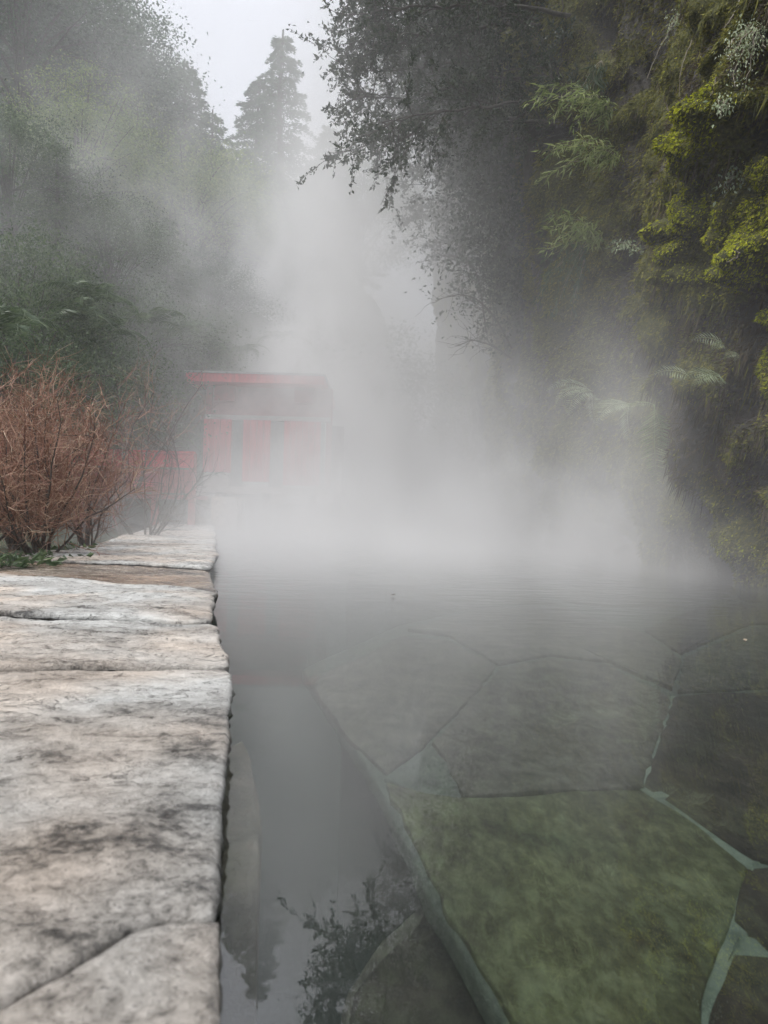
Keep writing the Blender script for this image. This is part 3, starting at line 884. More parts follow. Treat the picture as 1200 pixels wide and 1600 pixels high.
# ------------------------------------------------------------------ bamboo-like sprays on the cliff
def spray(base, tips, label, cat, seed, nl=26, ll=0.11, mat=None, group="bamboo sprays on the cliff", lw=.13):
    rg = np.random.default_rng(seed)
    r = empty("bamboo", tuple(base), label, cat, group)
    st_ = MB(); lf = MB()
    for tip in tips:
        tip = np.asarray(tip) - base
        t = np.linspace(0, 1, 9)[:, None]
        P = tip * t + np.array([0, 0, 0.28]) * np.linalg.norm(tip) * (t * (1 - t)) * 1.6 + rg.normal(0, .012, (9, 3)) * t
        st_.tube(P, np.linspace(.004, .0012, 9), 4)
        n = nl
        q = rg.uniform(.15, 1, n)
        C = np.stack([np.interp(q, t[:, 0], P[:, i]) for i in range(3)], -1) + rg.normal(0, .025, (n, 3))
        d0 = unit(tip)[None] * 0.8
        D = unit(d0 + rg.normal(0, .55, (n, 3)) + np.array([0, 0, -.65]))
        L = rg.uniform(.6, 1.2, n) * ll
        V, Fq = leaves_arr(C, D, sides(D, rg), L, L * lw, .2)
        lf.add(V, Fq)
    st_.build("stem", M['root'], r)
    lf.build("foliage", mat or M['bamboo'], r)
    return r
def tips_px(base, lst):
    return [at(px, py, base[1] + dy) for px, py, dy in lst]
b = cliff_hit(960, 175)
spray(b, tips_px(b, [(825, 165, -.5), (840, 140, -.3), (870, 132, -.2), (880, 160, -.5), (900, 150, -.4), (925, 165, -.3), (860, 180, -.3), (900, 190, -.4), (940, 190, -.2)]), "topmost light green bamboo spray reaching left from the cliff", "bamboo", 1, 60)
b = cliff_hit(975, 250)
spray(b, tips_px(b, [(850, 240, -.4), (868, 228, -.3), (895, 222, -.4), (840, 285, -.2), (910, 240, -.3), (930, 262, -.2), (880, 262, -.2)]), "middle bamboo spray on the cliff with a drooping tip", "bamboo", 2, 50)
b = cliff_hit(945, 375)
spray(b, tips_px(b, [(845, 360, -.3), (860, 338, -.3), (885, 340, -.2), (870, 370, -.3), (900, 355, -.3), (925, 380, -.2), (850, 390, -.2)]), "lowest bamboo spray with bright tips on the cliff", "bamboo", 3, 55)
b = cliff_hit(985, 385)
spray(b, tips_px(b, [(965, 390, -.3), (990, 392, -.3), (1005, 400, -.3), (950, 385, -.2)]), "small silvery leafy plant right of the lowest bamboo spray", "plant", 4, 26, .06, M['fern'], "leafy plants on the cliff", .3)
b = cliff_hit(925, 380)
spray(b, tips_px(b, [(835, 470, -.2), (850, 440, -.25), (865, 490, -.2), (880, 440, -.3), (900, 460, -.2), (890, 500, -.2), (850, 410, -.3)]), "dark leafy strands hanging below the lowest bamboo spray", "creeper", 5, 60, .09, M['leaf_mid'], "creepers hanging on the cliff", .16)
b = cliff_hit(1180, 45)
spray(b, tips_px(b, [(1140, 100, -.15), (1150, 130, -.15), (1165, 140, -.1), (1175, 90, -.1), (1195, 75, -.1), (1135, 80, -.1), (1155, 60, -.1)]), "silvery small leaved fern hanging at the upper right edge", "fern", 6, 85, .015, M['fern'], "leafy plants on the cliff", .5)
b = cliff_hit(1135, 160)
spray(b, tips_px(b, [(1125, 175, -.08), (1120, 165, -.08), (1138, 170, -.05)]), "little silvery leaf cluster in the dark hollow under the upper fern", "fern", 7, 30, .022, M['fern'], "leafy plants on the cliff", .5)
b = cliff_hit(1065, 25)
spray(b, tips_px(b, [(1045, 45, -.1), (1040, 60, -.1), (1052, 30, -.1)]), "little silvery leaf cluster high on the cliff beside pale roots", "fern", 8, 30, .024, M['fern'], "leafy plants on the cliff", .5)
b = cliff_hit(1150, 275)
spray(b, tips_px(b, [(1140, 290, -.1), (1128, 310, -.1), (1160, 300, -.08), (1145, 270, -.08)]), "grey leafy sprig between the moss bulges", "plant", 9, 26, .026, M['fern'], "leafy plants on the cliff", .5)
b = cliff_hit(940, 95)
spray(b, tips_px(b, [(905, 150, -.2), (915, 155, -.2), (925, 158, -.15), (935, 150, -.1), (945, 120, -.1)]), "long dark blades hanging above the topmost bamboo spray", "grass", 10, 22, .2, M['fern_dark'], "creepers hanging on the cliff", .07)

# pale hanging roots
rt = np.random.default_rng(3)
rlist = [((1083, 62), (1062, 150), "pale root hanging in the upper right of the cliff"), ((1155, 0), (1130, 45), "short pale root curving down from the top of the frame"),
         ((1118, 120), (1110, 150), "short pale root over the dark hollow"), ((1040, 160), (1050, 205), "thin curved root in the middle of the mossy slope"),
         ((1060, 20), (1010, 125), "long thin root slanting down the upper cliff"), ((1150, 390), (1135, 410), "short brown stem between the bright moss bulges")]
for (a0, a1, lab) in rlist:
    p0, p1 = cliff_hit(*a0), cliff_hit(*a1)
    p0[0] -= .03; p1[0] -= .05; 
    Yq = min(p0[1], p1[1]) - .04
    p0, p1 = at(*a0, Yq), at(*a1, Yq)
    t = np.linspace(0, 1, 10)[:, None]
    P = p0 + (p1 - p0) * t + np.array([.04, 0, 0]) * np.sin(t * 3.1) * rt.uniform(-1, 1) + rt.normal(0, .003, (10, 3))
    mb = MB(); mb.tube(P, np.linspace(.0045, .002, 10), 5)
    tag(mb.build("hanging_root", M['root'], smooth=True), lab, "root", "roots hanging on the cliff")

# ------------------------------------------------------------------ red pavilion and walkway
def board_wall(parent, x0, x1, z0, z1, y, name, mat, bw=0.12, th=0.03):
    n = max(1, round((x1 - x0) / bw)); bw = (x1 - x0) / n
    for i in range(n):
        mb = MB(); mb.box((x0 + i * bw + .004, y, z0), (x0 + (i + 1) * bw - .004, y + th, z1))
        mb.build(name, mat, parent)
YP = 13.0
pa = empty("red_pavilion", (0, 0, 0), "red painted timber pavilion with a flat roof half hidden in steam", "pavilion")
def bx(name, lo, hi, mat, parent):
    mb = MB(); mb.box(lo, hi); return mb.build(name, mat, parent)
X_ = lambda px: (px - 600) / F * YP * RC
Zp = lambda px, py: at(px, py, YP)[2]
zr = Zp(400, 590)
bx("roof", (X_(293), YP - .35, zr - .15), (X_(503), YP + 2.6, zr - .002), M['red'], pa)
bx("roof_cover", (X_(291), YP - .38, zr), (X_(505), YP + 2.65, zr + .03), M['steel'], pa)
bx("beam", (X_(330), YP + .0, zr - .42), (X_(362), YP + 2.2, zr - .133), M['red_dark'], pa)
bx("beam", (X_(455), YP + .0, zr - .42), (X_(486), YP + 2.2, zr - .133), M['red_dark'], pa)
bx("fascia", (X_(325), YP + .12, zr - .655), (X_(512), YP + .16, zr - .135), M['faded_red'], pa)
bx("lintel", (X_(316), YP + .05, zr - .74), (X_(512), YP + .17, zr - .66), M['plaster'], pa)
zb = Zp(400, 762)
for (a, b_, t_, bt) in ((314, 358, 650, 737), (376, 419, 654, 752), (440, 498, 650, 758)):
    board_wall(pa, X_(a), X_(b_), Zp(a, bt), zr - .745, YP + .02, "board", M['red'], .11)
    bx("plinth", (X_(a) + .02, YP + .03, zb), (X_(b_) - .02, YP + .12, Zp(a, bt) - .004), M['plaster'], pa)
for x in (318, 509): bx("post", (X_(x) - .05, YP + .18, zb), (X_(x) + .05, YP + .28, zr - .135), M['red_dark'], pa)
bx("back_wall", (X_(318), YP + .125, zb + .02), (X_(503), YP + .165, zr - .76), M['grey_board'], pa)  # board behind the panel gaps, steam's grey put into its colour
bx("door", (X_(503), YP + .6, zb), (X_(531), YP + .65, zr - .75), M['door_dark'], pa)  # dark panel, paints the shade inside the opening
bx("deck", (X_(285), YP - .5, zb - .1), (X_(535), YP + 2.7, zb - .002), M['plaster'], pa)
for x in (290, 350, 420, 490, 528):
    bx("foot", (X_(x) - .06, YP - .4, zb - .75), (X_(x) + .06, YP - .28, zb - .103), M['door_dark'], pa)
# light stone steps at its foot
for k, (a0, a1, lab) in enumerate((((300, 771), (336, 776), "pale stone step left of the pavilion foot"), ((336, 776), (372, 784), "pale stone step in front of the pavilion foot"))):
    p0, p1 = at(*a0, 11.6 - .4 * k), at(*a1, 11.4 - .4 * k)
    mb = MB(); mb.box((p0[0], p0[1] - .22, p0[2] - .5), (p1[0], p0[1] + .35, p0[2]))
    tag(mb.build("stone_step", M['stone']), lab, "step", "stone steps at the ledge's end")

# red walkway railing to the left
YW = 10.5
wk = empty("red_railing", (0, 0, 0), "low red boarded walkway railing left of the pavilion behind the bare shrub", "railing")
XW = lambda px: (px - 600) / F * YW
def ZW(px, py): return at(px, py, YW)[2]
zt, zm, zl = ZW(250, 708), ZW(250, 733), ZW(250, 772)
for (a, b_) in ((-60, -2), (0, 58), (60, 118), (120, 178), (180, 238), (240, 300)):
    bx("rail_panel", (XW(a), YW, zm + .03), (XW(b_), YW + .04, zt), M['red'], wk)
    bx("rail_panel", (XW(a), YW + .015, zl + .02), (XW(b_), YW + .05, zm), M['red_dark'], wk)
for x in (-30, 60, 119, 179, 239, 297):
    bx("post", (XW(x) - .045, YW + .052, zl - .5), (XW(x) + .045, YW + .13, zt + .012), M['red_dark'], wk)
bx("handrail", (XW(-60), YW - .03, zt + .004), (XW(302), YW + .05, zt + .034), M['red'], wk)
bx("kick_board", (XW(205), YW - .06, ZW(220, 760)), (XW(240), YW - .01, ZW(220, 752)), M['red'], wk)
bx("deck", (XW(-60), YW + .14, zl - .06), (XW(302), YW + 1.5, zl + .0), M['red_dark'], wk)

# second, higher red rail seen through the shrub
YV = 7.6
w2 = empty("red_railing", (0, 0, 0), "red boards at the left edge seen through the bare shrub", "railing")
bx("rail_panel", (at(-60, 700, YV)[0], YV, at(0, 752, YV)[2]), (at(32, 700, YV)[0], YV + .04, at(0, 690, YV)[2]), M['red'], w2)
bx("post", (at(34, 700, YV)[0], YV, at(0, 800, YV)[2]), (at(44, 700, YV)[0], YV + .07, at(0, 684, YV)[2]), M['red_dark'], w2)

# ------------------------------------------------------------------ bare shrubs
def shrub(name, base, H, spread, nst, label, cat, group, seed, lean=(0, 0), tw=1.0, mat_t=None, lev=(9, 7)):
    rg = np.random.default_rng(seed)
    r = empty(name, tuple(base), label, cat, group)
    tws = MB()
    def path(p, d, L, n, curl, grav=0.0):
        P = [p]; st = L / (n - 1)
        for _ in range(n - 1):
            d = unit(d + rg.normal(0, curl, 3) + np.array([0, 0, grav]))
            P.append(P[-1] + d * st)
        return np.array(P), d
    for i in range(nst):
        sm = MB()
        az = rg.uniform(0, 2 * math.pi); el = rg.uniform(.25, 1.0)
        d = unit(np.array([math.cos(az) * spread * el + lean[0], math.sin(az) * spread * el * .8 + lean[1], 1.0]))
        L = H * rg.uniform(.6, 1.02)
        P, _ = path(np.array([rg.normal(0, .02), rg.normal(0, .02), 0]), d, L, 9, .14, .03)
        sm.tube(P, np.linspace(.0085, .0020, 9) * H, 5)
        for k in range(lev[0]):
            q = rg.uniform(.15, .98); j = q * 8; a = int(j)
            p = P[a] + (P[min(a + 1, 8)] - P[a]) * (j - a)
            d2 = unit(unit(P[min(a + 1, 8)] - P[a]) + rg.normal(0, .75, 3) + np.array([0, 0, .25]))
            L2 = H * rg.uniform(.18, .42) * (1.15 - .5 * q)
            Q, _ = path(p, d2, L2, 6, .2, .05)
            (sm if k < 2 else tws).tube(Q, np.linspace(.0030, .0010, 6) * H * tw, 3)
            for m2 in range(lev[1]):
                q2 = rg.uniform(.15, 1) * 5; a2 = int(min(q2, 4))
                p2 = Q[a2] + (Q[a2 + 1] - Q[a2]) * (q2 - a2)
                d3 = unit(unit(Q[a2 + 1] - Q[a2]) + rg.normal(0, 1.1, 3) + np.array([0, 0, .1]))
                R_, _ = path(p2, d3, H * rg.uniform(.06, .2), 4, .28, 0)
                tws.tube(R_, np.linspace(.0014, .0006, 4) * H * tw, 3)
        sm.build("stem", M['stem'], r, True)
    tws.build("twigs", mat_t or M['twig'], r)
    return r
def gnd(px, Y):
    X = at(px, 800, Y)[0]
    return np.array([X, Y, float(ground_z(X, Y)) - .02])
shrub("bare_shrub", gnd(66, 4.15), 1.08, .72, 16, "dense reddish brown bare shrub behind the near end of the ledge", "shrub", "bare shrubs", 3, (-.05, 0), .85, None, (16, 10))
shrub("bare_shrub", gnd(-40, 4.4), 1.15, .62, 17, "reddish bare shrub cut by the left edge of the frame", "shrub", "bare shrubs", 4, (.1, 0), .85, None, (16, 10))
shrub("bare_shrub", gnd(20, 5.3), 1.25, .6, 16, "reddish bare shrub behind the dense near one", "shrub", "bare shrubs", 5, (0.05, 0), .85, None, (14, 9))
shrub("bare_shrub", gnd(138, 5.2), 1.0, .5, 10, "lighter bare shrub right of the dense near one", "shrub", "bare shrubs", 6, (0.05, 0), .85, None, (16, 10))
shrub("bare_sapling", gnd(225, 7.0), 1.45, .55, 7, "dark thin bare sapling in front of the red railing", "sapling", "bare shrubs", 7, (-.1, 0), .9, M['stem'], (9, 6))
shrub("bare_sapling", gnd(190, 8.2), 2.0, .5, 8, "taller bare sapling behind the dark thin one", "sapling", "bare shrubs", 9, (-.12, 0), .7, M['twig'], (9, 7))

# leafy ground plants beside the ledge
def leafy(base, label, seed, n=60, R=.13, H=.10, ll=.07, mat=None, group="leafy plants beside the ledge"):
    rg = np.random.default_rng(seed)
    r = empty("leafy_plant", tuple(base), label, "plant", group)
    mb = MB(); sm = MB()
    az = rg.uniform(0, 2 * math.pi, n); rad = R * rg.uniform(.1, 1, n)
    C = np.stack([np.cos(az) * rad, np.sin(az) * rad, H * rg.uniform(.3, 1, n)], -1)
    D = unit(np.stack([np.cos(az), np.sin(az), rg.uniform(-.3, .6, n)], -1) + rg.normal(0, .3, (n, 3)))
    V, Fq = leaves_arr(C, D, sides(D * np.array([1, 1, .2]), rg), rg.uniform(.6, 1.2, n) * ll, ll * .45)
    mb.add(V, Fq)
    for k in range(0, n, 3): sm.tube([C[k] * np.array([.2, .2, 0]), C[k] * np.array([.7, .7, .7]), C[k]], .0015, 3)
    mb.build("leaves", mat or M['leaf_mid'], r); sm.build("stems", M['stem'], r)
    return r
for k, (px, py, Y, lab, mm) in enumerate([(8, 868, 3.3, "broad leaved green plant at the left edge beside the ledge", 'fern_dark'), (45, 862, 3.5, "low green plant under the dense bare shrub", 'fern_dark'),
        (90, 858, 3.9, "small pale leaved plant where the ledge narrows", 'fern_dark'), (-20, 850, 3.6, "green plant at the frame's left edge behind the broad leaved one", 'leaf_mid'), (120, 852, 4.6, "tiny green plant beyond the shrub's foot", 'leaf_mid')]):
    p = gnd(px, Y); leafy(p, lab, 20 + k, 60, .16, .10, .06, M[mm])

# ------------------------------------------------------------------ trees of the slope
def conifer_meshes(H, R, seed, nb=120, mat='leaf_cedar', card=.2):
    rg = np.random.default_rng(seed)
    tr = MB()
    z = np.linspace(-0.5, H, 14)
    tr.tube(np.stack([.05 * np.sin(z + seed), .05 * np.cos(z * .8), z], -1), np.linspace(.02, .003, 14) * H, 7)
    fo = MB()
    for i in range(nb):
        h = H * (0.10 + 0.88 * (i / nb) ** 0.9)
        az = i * 2.39996 + rg.uniform(-.3, .3)
        L = R * (1 - h / H) ** .75 * rg.uniform(.65, 1.15) + .12
        up0 = rg.uniform(-.05, .25)
        n = int(60 + 160 * L / R)
        q = rg.uniform(.12, 1, n) ** .8
        o_ = np.array([math.cos(az), math.sin(az), 0])
        s_ = np.array([-math.sin(az), math.cos(az), 0])
        side = rg.normal(0, .20, n) * L * (1.15 - q)
        zz_ = up0 * L * q - .35 * L * q ** 2 - np.abs(side) * .25 + rg.normal(0, .04, n)
        C = o_ * (q * L)[:, None] + s_ * side[:, None] + np.array([0, 0, 1.0]) * (h + zz_)[:, None]
        D = unit(o_ * .8 + s_ * np.sign(side)[:, None] * rg.uniform(.1, .9, (n, 1)) + np.array([0, 0, 1.0]) * rg.uniform(-.7, .15, (n, 1)))
        V, Fq = leaves_arr(C, D, sides(D, rg), rg.uniform(.6, 1.3, n) * card * .52, rg.uniform(.25, .5, n) * card * .55, .1)
        fo.add(V, Fq)
        qq = np.linspace(0, 1, 5)[:, None]
        tr.tube(o_ * qq * L * .95 + np.array([0, 0, 1.0]) * (h + up0 * L * qq - .35 * L * qq ** 2), np.linspace(.02, .004, 5), 3)
    return tr.mesh("trunk", M['bark']), fo.mesh("crown", M[mat])

def broad_meshes(H, R, seed, nblob=110, per=80, mat='leaf_mid', card=.13):
    rg = np.random.default_rng(seed)
    tr = MB(); fo = MB()
    z = np.linspace(-.5, H * .8, 9)
    tr.tube(np.stack([.15 * np.sin(z * .7 + seed), .15 * np.cos(z * .6), z], -1), np.linspace(.022, .006, 9) * H, 7)
    for i in range(nblob):
        u = rg.normal(size=3); u /= np.linalg.norm(u)
        if u[2] < -.5: u[2] *= -.5
        rad = rg.uniform(.45, 1.0) ** .6
        c = np.array([u[0] * R * rad, u[1] * R * rad, H * .56 + u[2] * H * .42 * rad])
        s = rg.uniform(.22, .42)
        n = int(per * 2.4 * rg.uniform(.6, 1.3))
        C = c + rg.normal(0, 1, (n, 3)) * np.array([s, s, s * .5])
        D = unit(rg.normal(0, 1, (n, 3)) + np.array([u[0], u[1], -.4]) * .8)
        V, Fq = leaves_arr(C, D, sides(D, rg), rg.uniform(.6, 1.3, n) * card * .6, rg.uniform(.35, .6, n) * card * .62, .2)
        fo.add(V, Fq)
        if i % 3 == 0:
            p0 = np.array([0, 0, H * rg.uniform(.2, .6)])
            qq = np.linspace(0, 1, 5)[:, None]
            tr.tube(p0 + (c - p0) * qq + np.array([0, 0, .3]) * np.sin(qq * 3.1), np.linspace(.03, .008, 5), 4)
    return tr.mesh("trunk", M['bark']), fo.mesh("crown", M[mat])

KINDS = {
    'spruce': conifer_meshes(9, 2.1, 1, 150),
    'conifer': conifer_meshes(7, 2.2, 2, 120, 'leaf_cedar', .22),
    'cedar': conifer_meshes(7, 2.6, 3, 110, 'leaf_mid', .20),
    'broad': broad_meshes(6, 2.3, 4, 120, 80),
    'light': broad_meshes(5, 1.9, 5, 100, 80, 'leaf_light', .12),
    'dark': broad_meshes(6, 2.4, 6, 120, 80, 'leaf_cedar', .14),
    'low': broad_meshes(3.2, 1.7, 7, 80, 90, 'leaf_mid', .10),
}
KN = {'spruce': ('spruce_tree', 'tree'), 'conifer': ('conifer_tree', 'tree'), 'cedar': ('cedar_tree', 'tree'), 'broad': ('broadleaf_tree', 'tree'), 'light': ('broadleaf_tree', 'tree'), 'dark': ('broadleaf_tree', 'tree'), 'low': ('leafy_bush', 'bush')}
H0 = {'spruce': 9, 'conifer': 7, 'cedar': 7, 'broad': 6, 'light': 5, 'dark': 6, 'low': 3.2}
def tree(kind, px, py_top, Y, label, group="trees on the misty slope", seed=0, wide=1.0, sc_=None):
    """plant so that the top shows at (px, py_top) at distance Y"""
    top = at(px, py_top, Y)
    gz = float(ground_z(top[0], Y))
    h = max(2.0, top[2] - gz)
    k = sc_ or min(h / H0[kind], 1.75)
    base = (top[0], Y, top[2] - k * H0[kind])
    r = empty(KN[kind][0], base, label, KN[kind][1], group, rz=(seed * 2.4) % 6.28)
    tm, cm = KINDS[kind]
    link("trunk", tm, r); link("crown", cm, r)
    if base[2] > gz + .3:     # tall stem down to the slope
        mb = MB(); L = base[2] - gz + .4
        mb.tube([(0, 0, -L / k), (0.05, 0, -L / k * .5), (0, 0, 0.0)], [.16, .14, .12], 7); mb.build("trunk", M['bark'], r)
    r.scale = (k * wide, k * wide, k)
    return r
T = [
 ('spruce', 443, 48, 27, "tall pointed spruce standing alone against the white sky", 1, 1.05),
 ('conifer', 405, 118, 29, "shorter conifer close on the left of the tall pointed spruce", 2, 1),
 ('conifer', 515, 195, 36, "faint far conifer right of the tall spruce, low on the skyline", 3, 1.2),
 ('broad', 560, 235, 40, "palest far tree in the mist at the valley's end", 4, 1.3),
 ('cedar', 332, 170, 24, "dark drooping conifer at the right end of the ridge skyline", 5, 1.1),
 ('conifer', 290, 95, 22, "dark conifer on the ridge against the sky, second from the right end", 6, 1.1),
 ('cedar', 205, 35, 21, "large dark conifer on the ridge beside the sky, third from the right end", 7, 1.15),
 ('dark', 150, -20, 20, "dark tree under the top edge left of the sky gap", 8, 1.1),
 ('conifer', 90, -90, 19, "tall conifer filling the top left of the slope", 9, 1.2),
 ('dark', 40, -160, 17, "dark tree filling the top left corner", 10, 1.2),
 ('dark', -60, -120, 16, "dark tree at the left edge near the top corner", 11, 1.2),
 ('light', 130, 118, 15.5, "yellowish green tree halfway up the slope", 12, 1),
 ('cedar', 215, 165, 17, "grey green cedar right of the yellowish tree", 13, 1.1),
 ('light', 300, 225, 19, "pale green tree below the ridge trees", 14, 1.2),
 ('broad', 20, 150, 12.5, "leafy green tree at the left edge, mid height", 15, 1),
 ('cedar', 90, 215, 12.5, "green cedar low on the left of the slope", 16, 1.05),
 ('broad', 175, 290, 13.5, "bushy green tree in the middle of the lower slope", 17, 1),
 ('cedar', 265, 335, 15, "darker drooping cedar fading into the steam", 18, 1),
 ('light', 345, 275, 21, "pale tree just left of the steam column", 19, 1.2),
 ('broad', 400, 260, 24, "faint tree behind the steam below the tall spruce", 20, 1.3),
 ('dark', 330, 390, 17, "dark bush like tree above the pavilion roof", 21, 1.1),
 ('broad', 30, 330, 10.5, "near leafy tree above the shrub at the left edge", 22, .8),
 ('cedar', 120, 385, 11.5, "low dark cedar above the bare shrubs", 23, .8),
 ('low', 215, 440, 13, "low bush above the bare sapling", 24, 1),
 ('low', 300, 470, 15, "low bush hanging above the left end of the pavilion roof", 25, 1),
 ('low', 390, 470, 17.5, "low bush behind the right half of the pavilion roof", 26, 1.2),
 ('broad', 470, 400, 24, "tree hidden in the thick steam above the pavilion", 27, 1.4),
 ('low', 560, 500, 20, "bush dimly seen in the thick steam right of the pavilion", 28, 1.2),
 ('low', 40, 480, 9.6, "low dark bush just above the bare shrubs at the left", 29, .9),
 ('low', 140, 500, 11.5, "low dark bush between the shrubs and the slope", 30, .9),
]
for kind, px, py, Y, lab, sd_, wd in T:
    tree(kind, px, py, Y, lab, seed=sd_, wide=wd)

# drooping ferns along the foot of the slope
fr2 = random.Random(11)
labs = ["dark drooping fern at the foot of the slope, leftmost of its row", "dark drooping fern second from the left at the foot of the slope", "bright tipped fern hanging above the sapling", "drooping fern above the red railing",
        "drooping fern between railing and pavilion roof", "fern hanging over the pavilion roof's left end", "fern hanging over the middle of the pavilion roof", "faint fern over the pavilion roof's right half",
        "fern at the frame's left edge above the shrubs", "yellowish fern frond cluster at the left edge above the shrubs"]
for (px, py, Y), lab in zip([(130, 500, 9.8), (170, 520, 10.3), (150, 470, 10), (235, 505, 11.5), (280, 520, 12.5), (330, 545, 13.6), (375, 550, 14), (430, 530, 15), (10, 520, 7.5), (25, 500, 8.5)], labs):
    p = at(px, py, Y)
    fern(p, lab, [(a + fr2.uniform(-15, 15), k % 3, 1.9 * fr2.uniform(.8, 1.2), fr2.uniform(-.2, .5)) for k, a in enumerate((200, 235, 265, 290, 320, 350, 215, 305))], fr2, "ferns along the foot of the slope", FRD)
# earth bank those ferns grow on
mb = MB()
bkx = np.linspace(-7.5, -1.2, 50)
rows = []
for k, (dy, zz_) in enumerate(((-.6, 0.0), (-.35, .9), (0.0, 1.9), (.1, 2.8), (.9, 3.6), (2.5, 4.6))):
    yb = 9.2 + (bkx + 7.5) * 1.05 + dy
    rows.append(np.stack([bkx, yb + .35 * fbm(bkx * 1.3, zz_ + 0 * bkx, 0 * bkx, 3, 9), zz_ * (1 - .25 * sstep(bkx, -3, -1.2)) + .2 * vnoise(bkx * 2, zz_ * 1.0 + 0 * bkx, 0 * bkx, 4)], -1))
R3 = np.array(rows)
tag(link("earth_bank", grid_mesh("earth_bank", R3[..., 0], R3[..., 1], R3[..., 2], M['hill'])), "dark earth bank at the foot of the slope", kind="structure")

# ------------------------------------------------------------------ overhanging tree, upper right
orng = np.random.default_rng(77)
ot = empty("overhanging_tree", (1.6, 8.6, 5.5), "small leaved evergreen tree leaning over the pool from the top of the cliff", "tree")
OB = np.array([1.6, 8.6, 5.5])
limbs = [
    ([(960, 50), (860, 40), (780, 35), (700, 60), (620, 50), (545, 70)], 8.0), ([(960, 130), (860, 120), (780, 120), (700, 135), (630, 160), (555, 150)], 7.8),
    ([(960, 200), (850, 190), (760, 185), (680, 205), (620, 215), (575, 225)], 8.2), ([(960, -60), (830, -60), (760, -50), (680, -40), (600, -20), (540, -10)], 8.0),
    ([(960, 90), (840, 80), (760, 90), (690, 100), (620, 110), (550, 110)], 8.5), ([(960, 150), (850, 150), (790, 165), (720, 170), (660, 180), (600, 190)], 7.4),
    ([(960, 30), (850, 20), (770, 0), (700, 10), (640, 10), (570, 20)], 7.5)]
wood = MB(); lv = MB()
def limb(path, Y, nt, Ls, nleaf, lsz, wood, lv, r0=.026, OB=OB):
    P = np.array([at(px, py, Y + orng.uniform(-.3, .3)) for px, py in path])
    t = np.linspace(0, 1, len(P)); tt = np.linspace(0, 1, 24)
    Q = np.stack([np.interp(tt, t, P[:, i]) for i in range(3)], -1)
    for _ in range(3): Q[1:-1] = (Q[:-2] + Q[2:] + Q[1:-1] * 2) / 4
    Q += orng.normal(0, .012, Q.shape)
    wood.tube(Q - OB, np.linspace(r0, .005, 24), 6)
    for k in range(nt):
        q = orng.uniform(.05, 1.0) * 22.9; a = int(q)
        p = Q[a] + (Q[a + 1] - Q[a]) * (q - a)
        d = unit(unit(Q[a + 1] - Q[a]) * .8 + orng.normal(0, .8, 3) + np.array([0, 0, .05]))
        L = orng.uniform(.5, 1.1) * Ls
        pts = [p]
        for _ in range(7):
            d = unit(d + orng.normal(0, .22, 3) + np.array([-.05, 0, -.03]))
            pts.append(pts[-1] + d * L / 7)
        pts = np.array(pts)
        wood.tube(pts - OB, np.linspace(.007, .002, 8), 4)
        for _ in range(5):
            q3 = orng.uniform(.2, 1) * 6.9; a3 = int(q3)
            p3 = pts[a3] + (pts[a3 + 1] - pts[a3]) * (q3 - a3)
            d3 = unit(unit(pts[a3 + 1] - pts[a3]) + orng.normal(0, .7, 3)); L3 = orng.uniform(.12, .34)
            tw_ = p3 + d3 * np.linspace(0, 1, 4)[:, None] * L3 + orng.normal(0, .008, (4, 3))
            wood.tube(tw_ - OB, np.linspace(.003, .0012, 4), 3)
            n = nleaf
            qq = orng.uniform(.1, 1.02, n)[:, None]
            C = p3 + d3 * qq * L3 + orng.normal(0, .012, (n, 3))
            D = unit(d3 * .6 + orng.normal(0, .8, (n, 3)))
            V, Fq = leaves_arr(C - OB, D, sides(D, orng), orng.uniform(.6, 1.25, n) * lsz, orng.uniform(.4, .6, n) * lsz, .25)
            lv.add(V, Fq)
for path, Y in limbs:
    limb(path, Y, 36, .75, 20, .05, wood, lv)
wood.build("branches", M['bark'], ot, True); lv.build("crown", M['leaf_dark'], ot)
tm = MB()
tt = np.linspace(0, 1, 10)[:, None]
tm.tube((np.array([2.1, 8.8, 1.8]) * (1 - tt) + np.array([1.75, 8.3, 8.5]) * tt + np.array([-.35, 0, 0]) * np.sin(tt * 3.1)) - OB, np.linspace(.16, .07, 10), 10)
tm.build("trunk", M['bark'], ot, True)
# dense inner crown over the cliff top
for nm, lab, cxs, Yc, n, sz in (("leafy_canopy_tree", "dense dark canopy above the cliff at the top of the frame", [(760, 20), (830, 0), (720, 80), (800, 90), (860, 60), (760, 140), (700, 20), (820, 150), (900, 20), (690, 130), (750, 200), (650, 20), (670, 70), (700, 180), (790, 240), (770, 300), (640, 110), (720, -20), (800, 320), (790, 400), (810, 470)], 9.4, 1000, .07),):
    r = empty(nm, (2.4, 9.4, 4.5), lab, "tree")
    o3 = np.array([2.4, 9.4, 4.5])
    f3 = MB(); w3 = MB()
    w3.tube(np.array([[0.1, 0, -3.0], [0, .1, -1], [-.2, 0, 1.2], [-.3, -.1, 3.4]]), [.16, .14, .1, .05], 8)
    for (px, py) in cxs:
        for q in range(2):
            c = at(px + orng.uniform(-20, 20), py + orng.uniform(-20, 20), Yc + orng.uniform(-.4, .8))
            C = c + orng.normal(0, 1, (n, 3)) * np.array([.36, .45, .3]) - o3
            D = unit(orng.normal(0, 1, (n, 3)) + np.array([-.2, 0, -.3]))
            V, Fq = leaves_arr(C, D, sides(D, orng), orng.uniform(.6, 1.2, n) * sz, orng.uniform(.35, .6, n) * sz)
            f3.add(V, Fq)
            w3.tube([(0, 0, .5), (c - o3) * .6 + np.array([0, 0, .1]), c - o3], [.04, .02, .008], 4)
    w3.build("trunk", M['bark'], r); f3.build("crown", M['leaf_dark'], r)
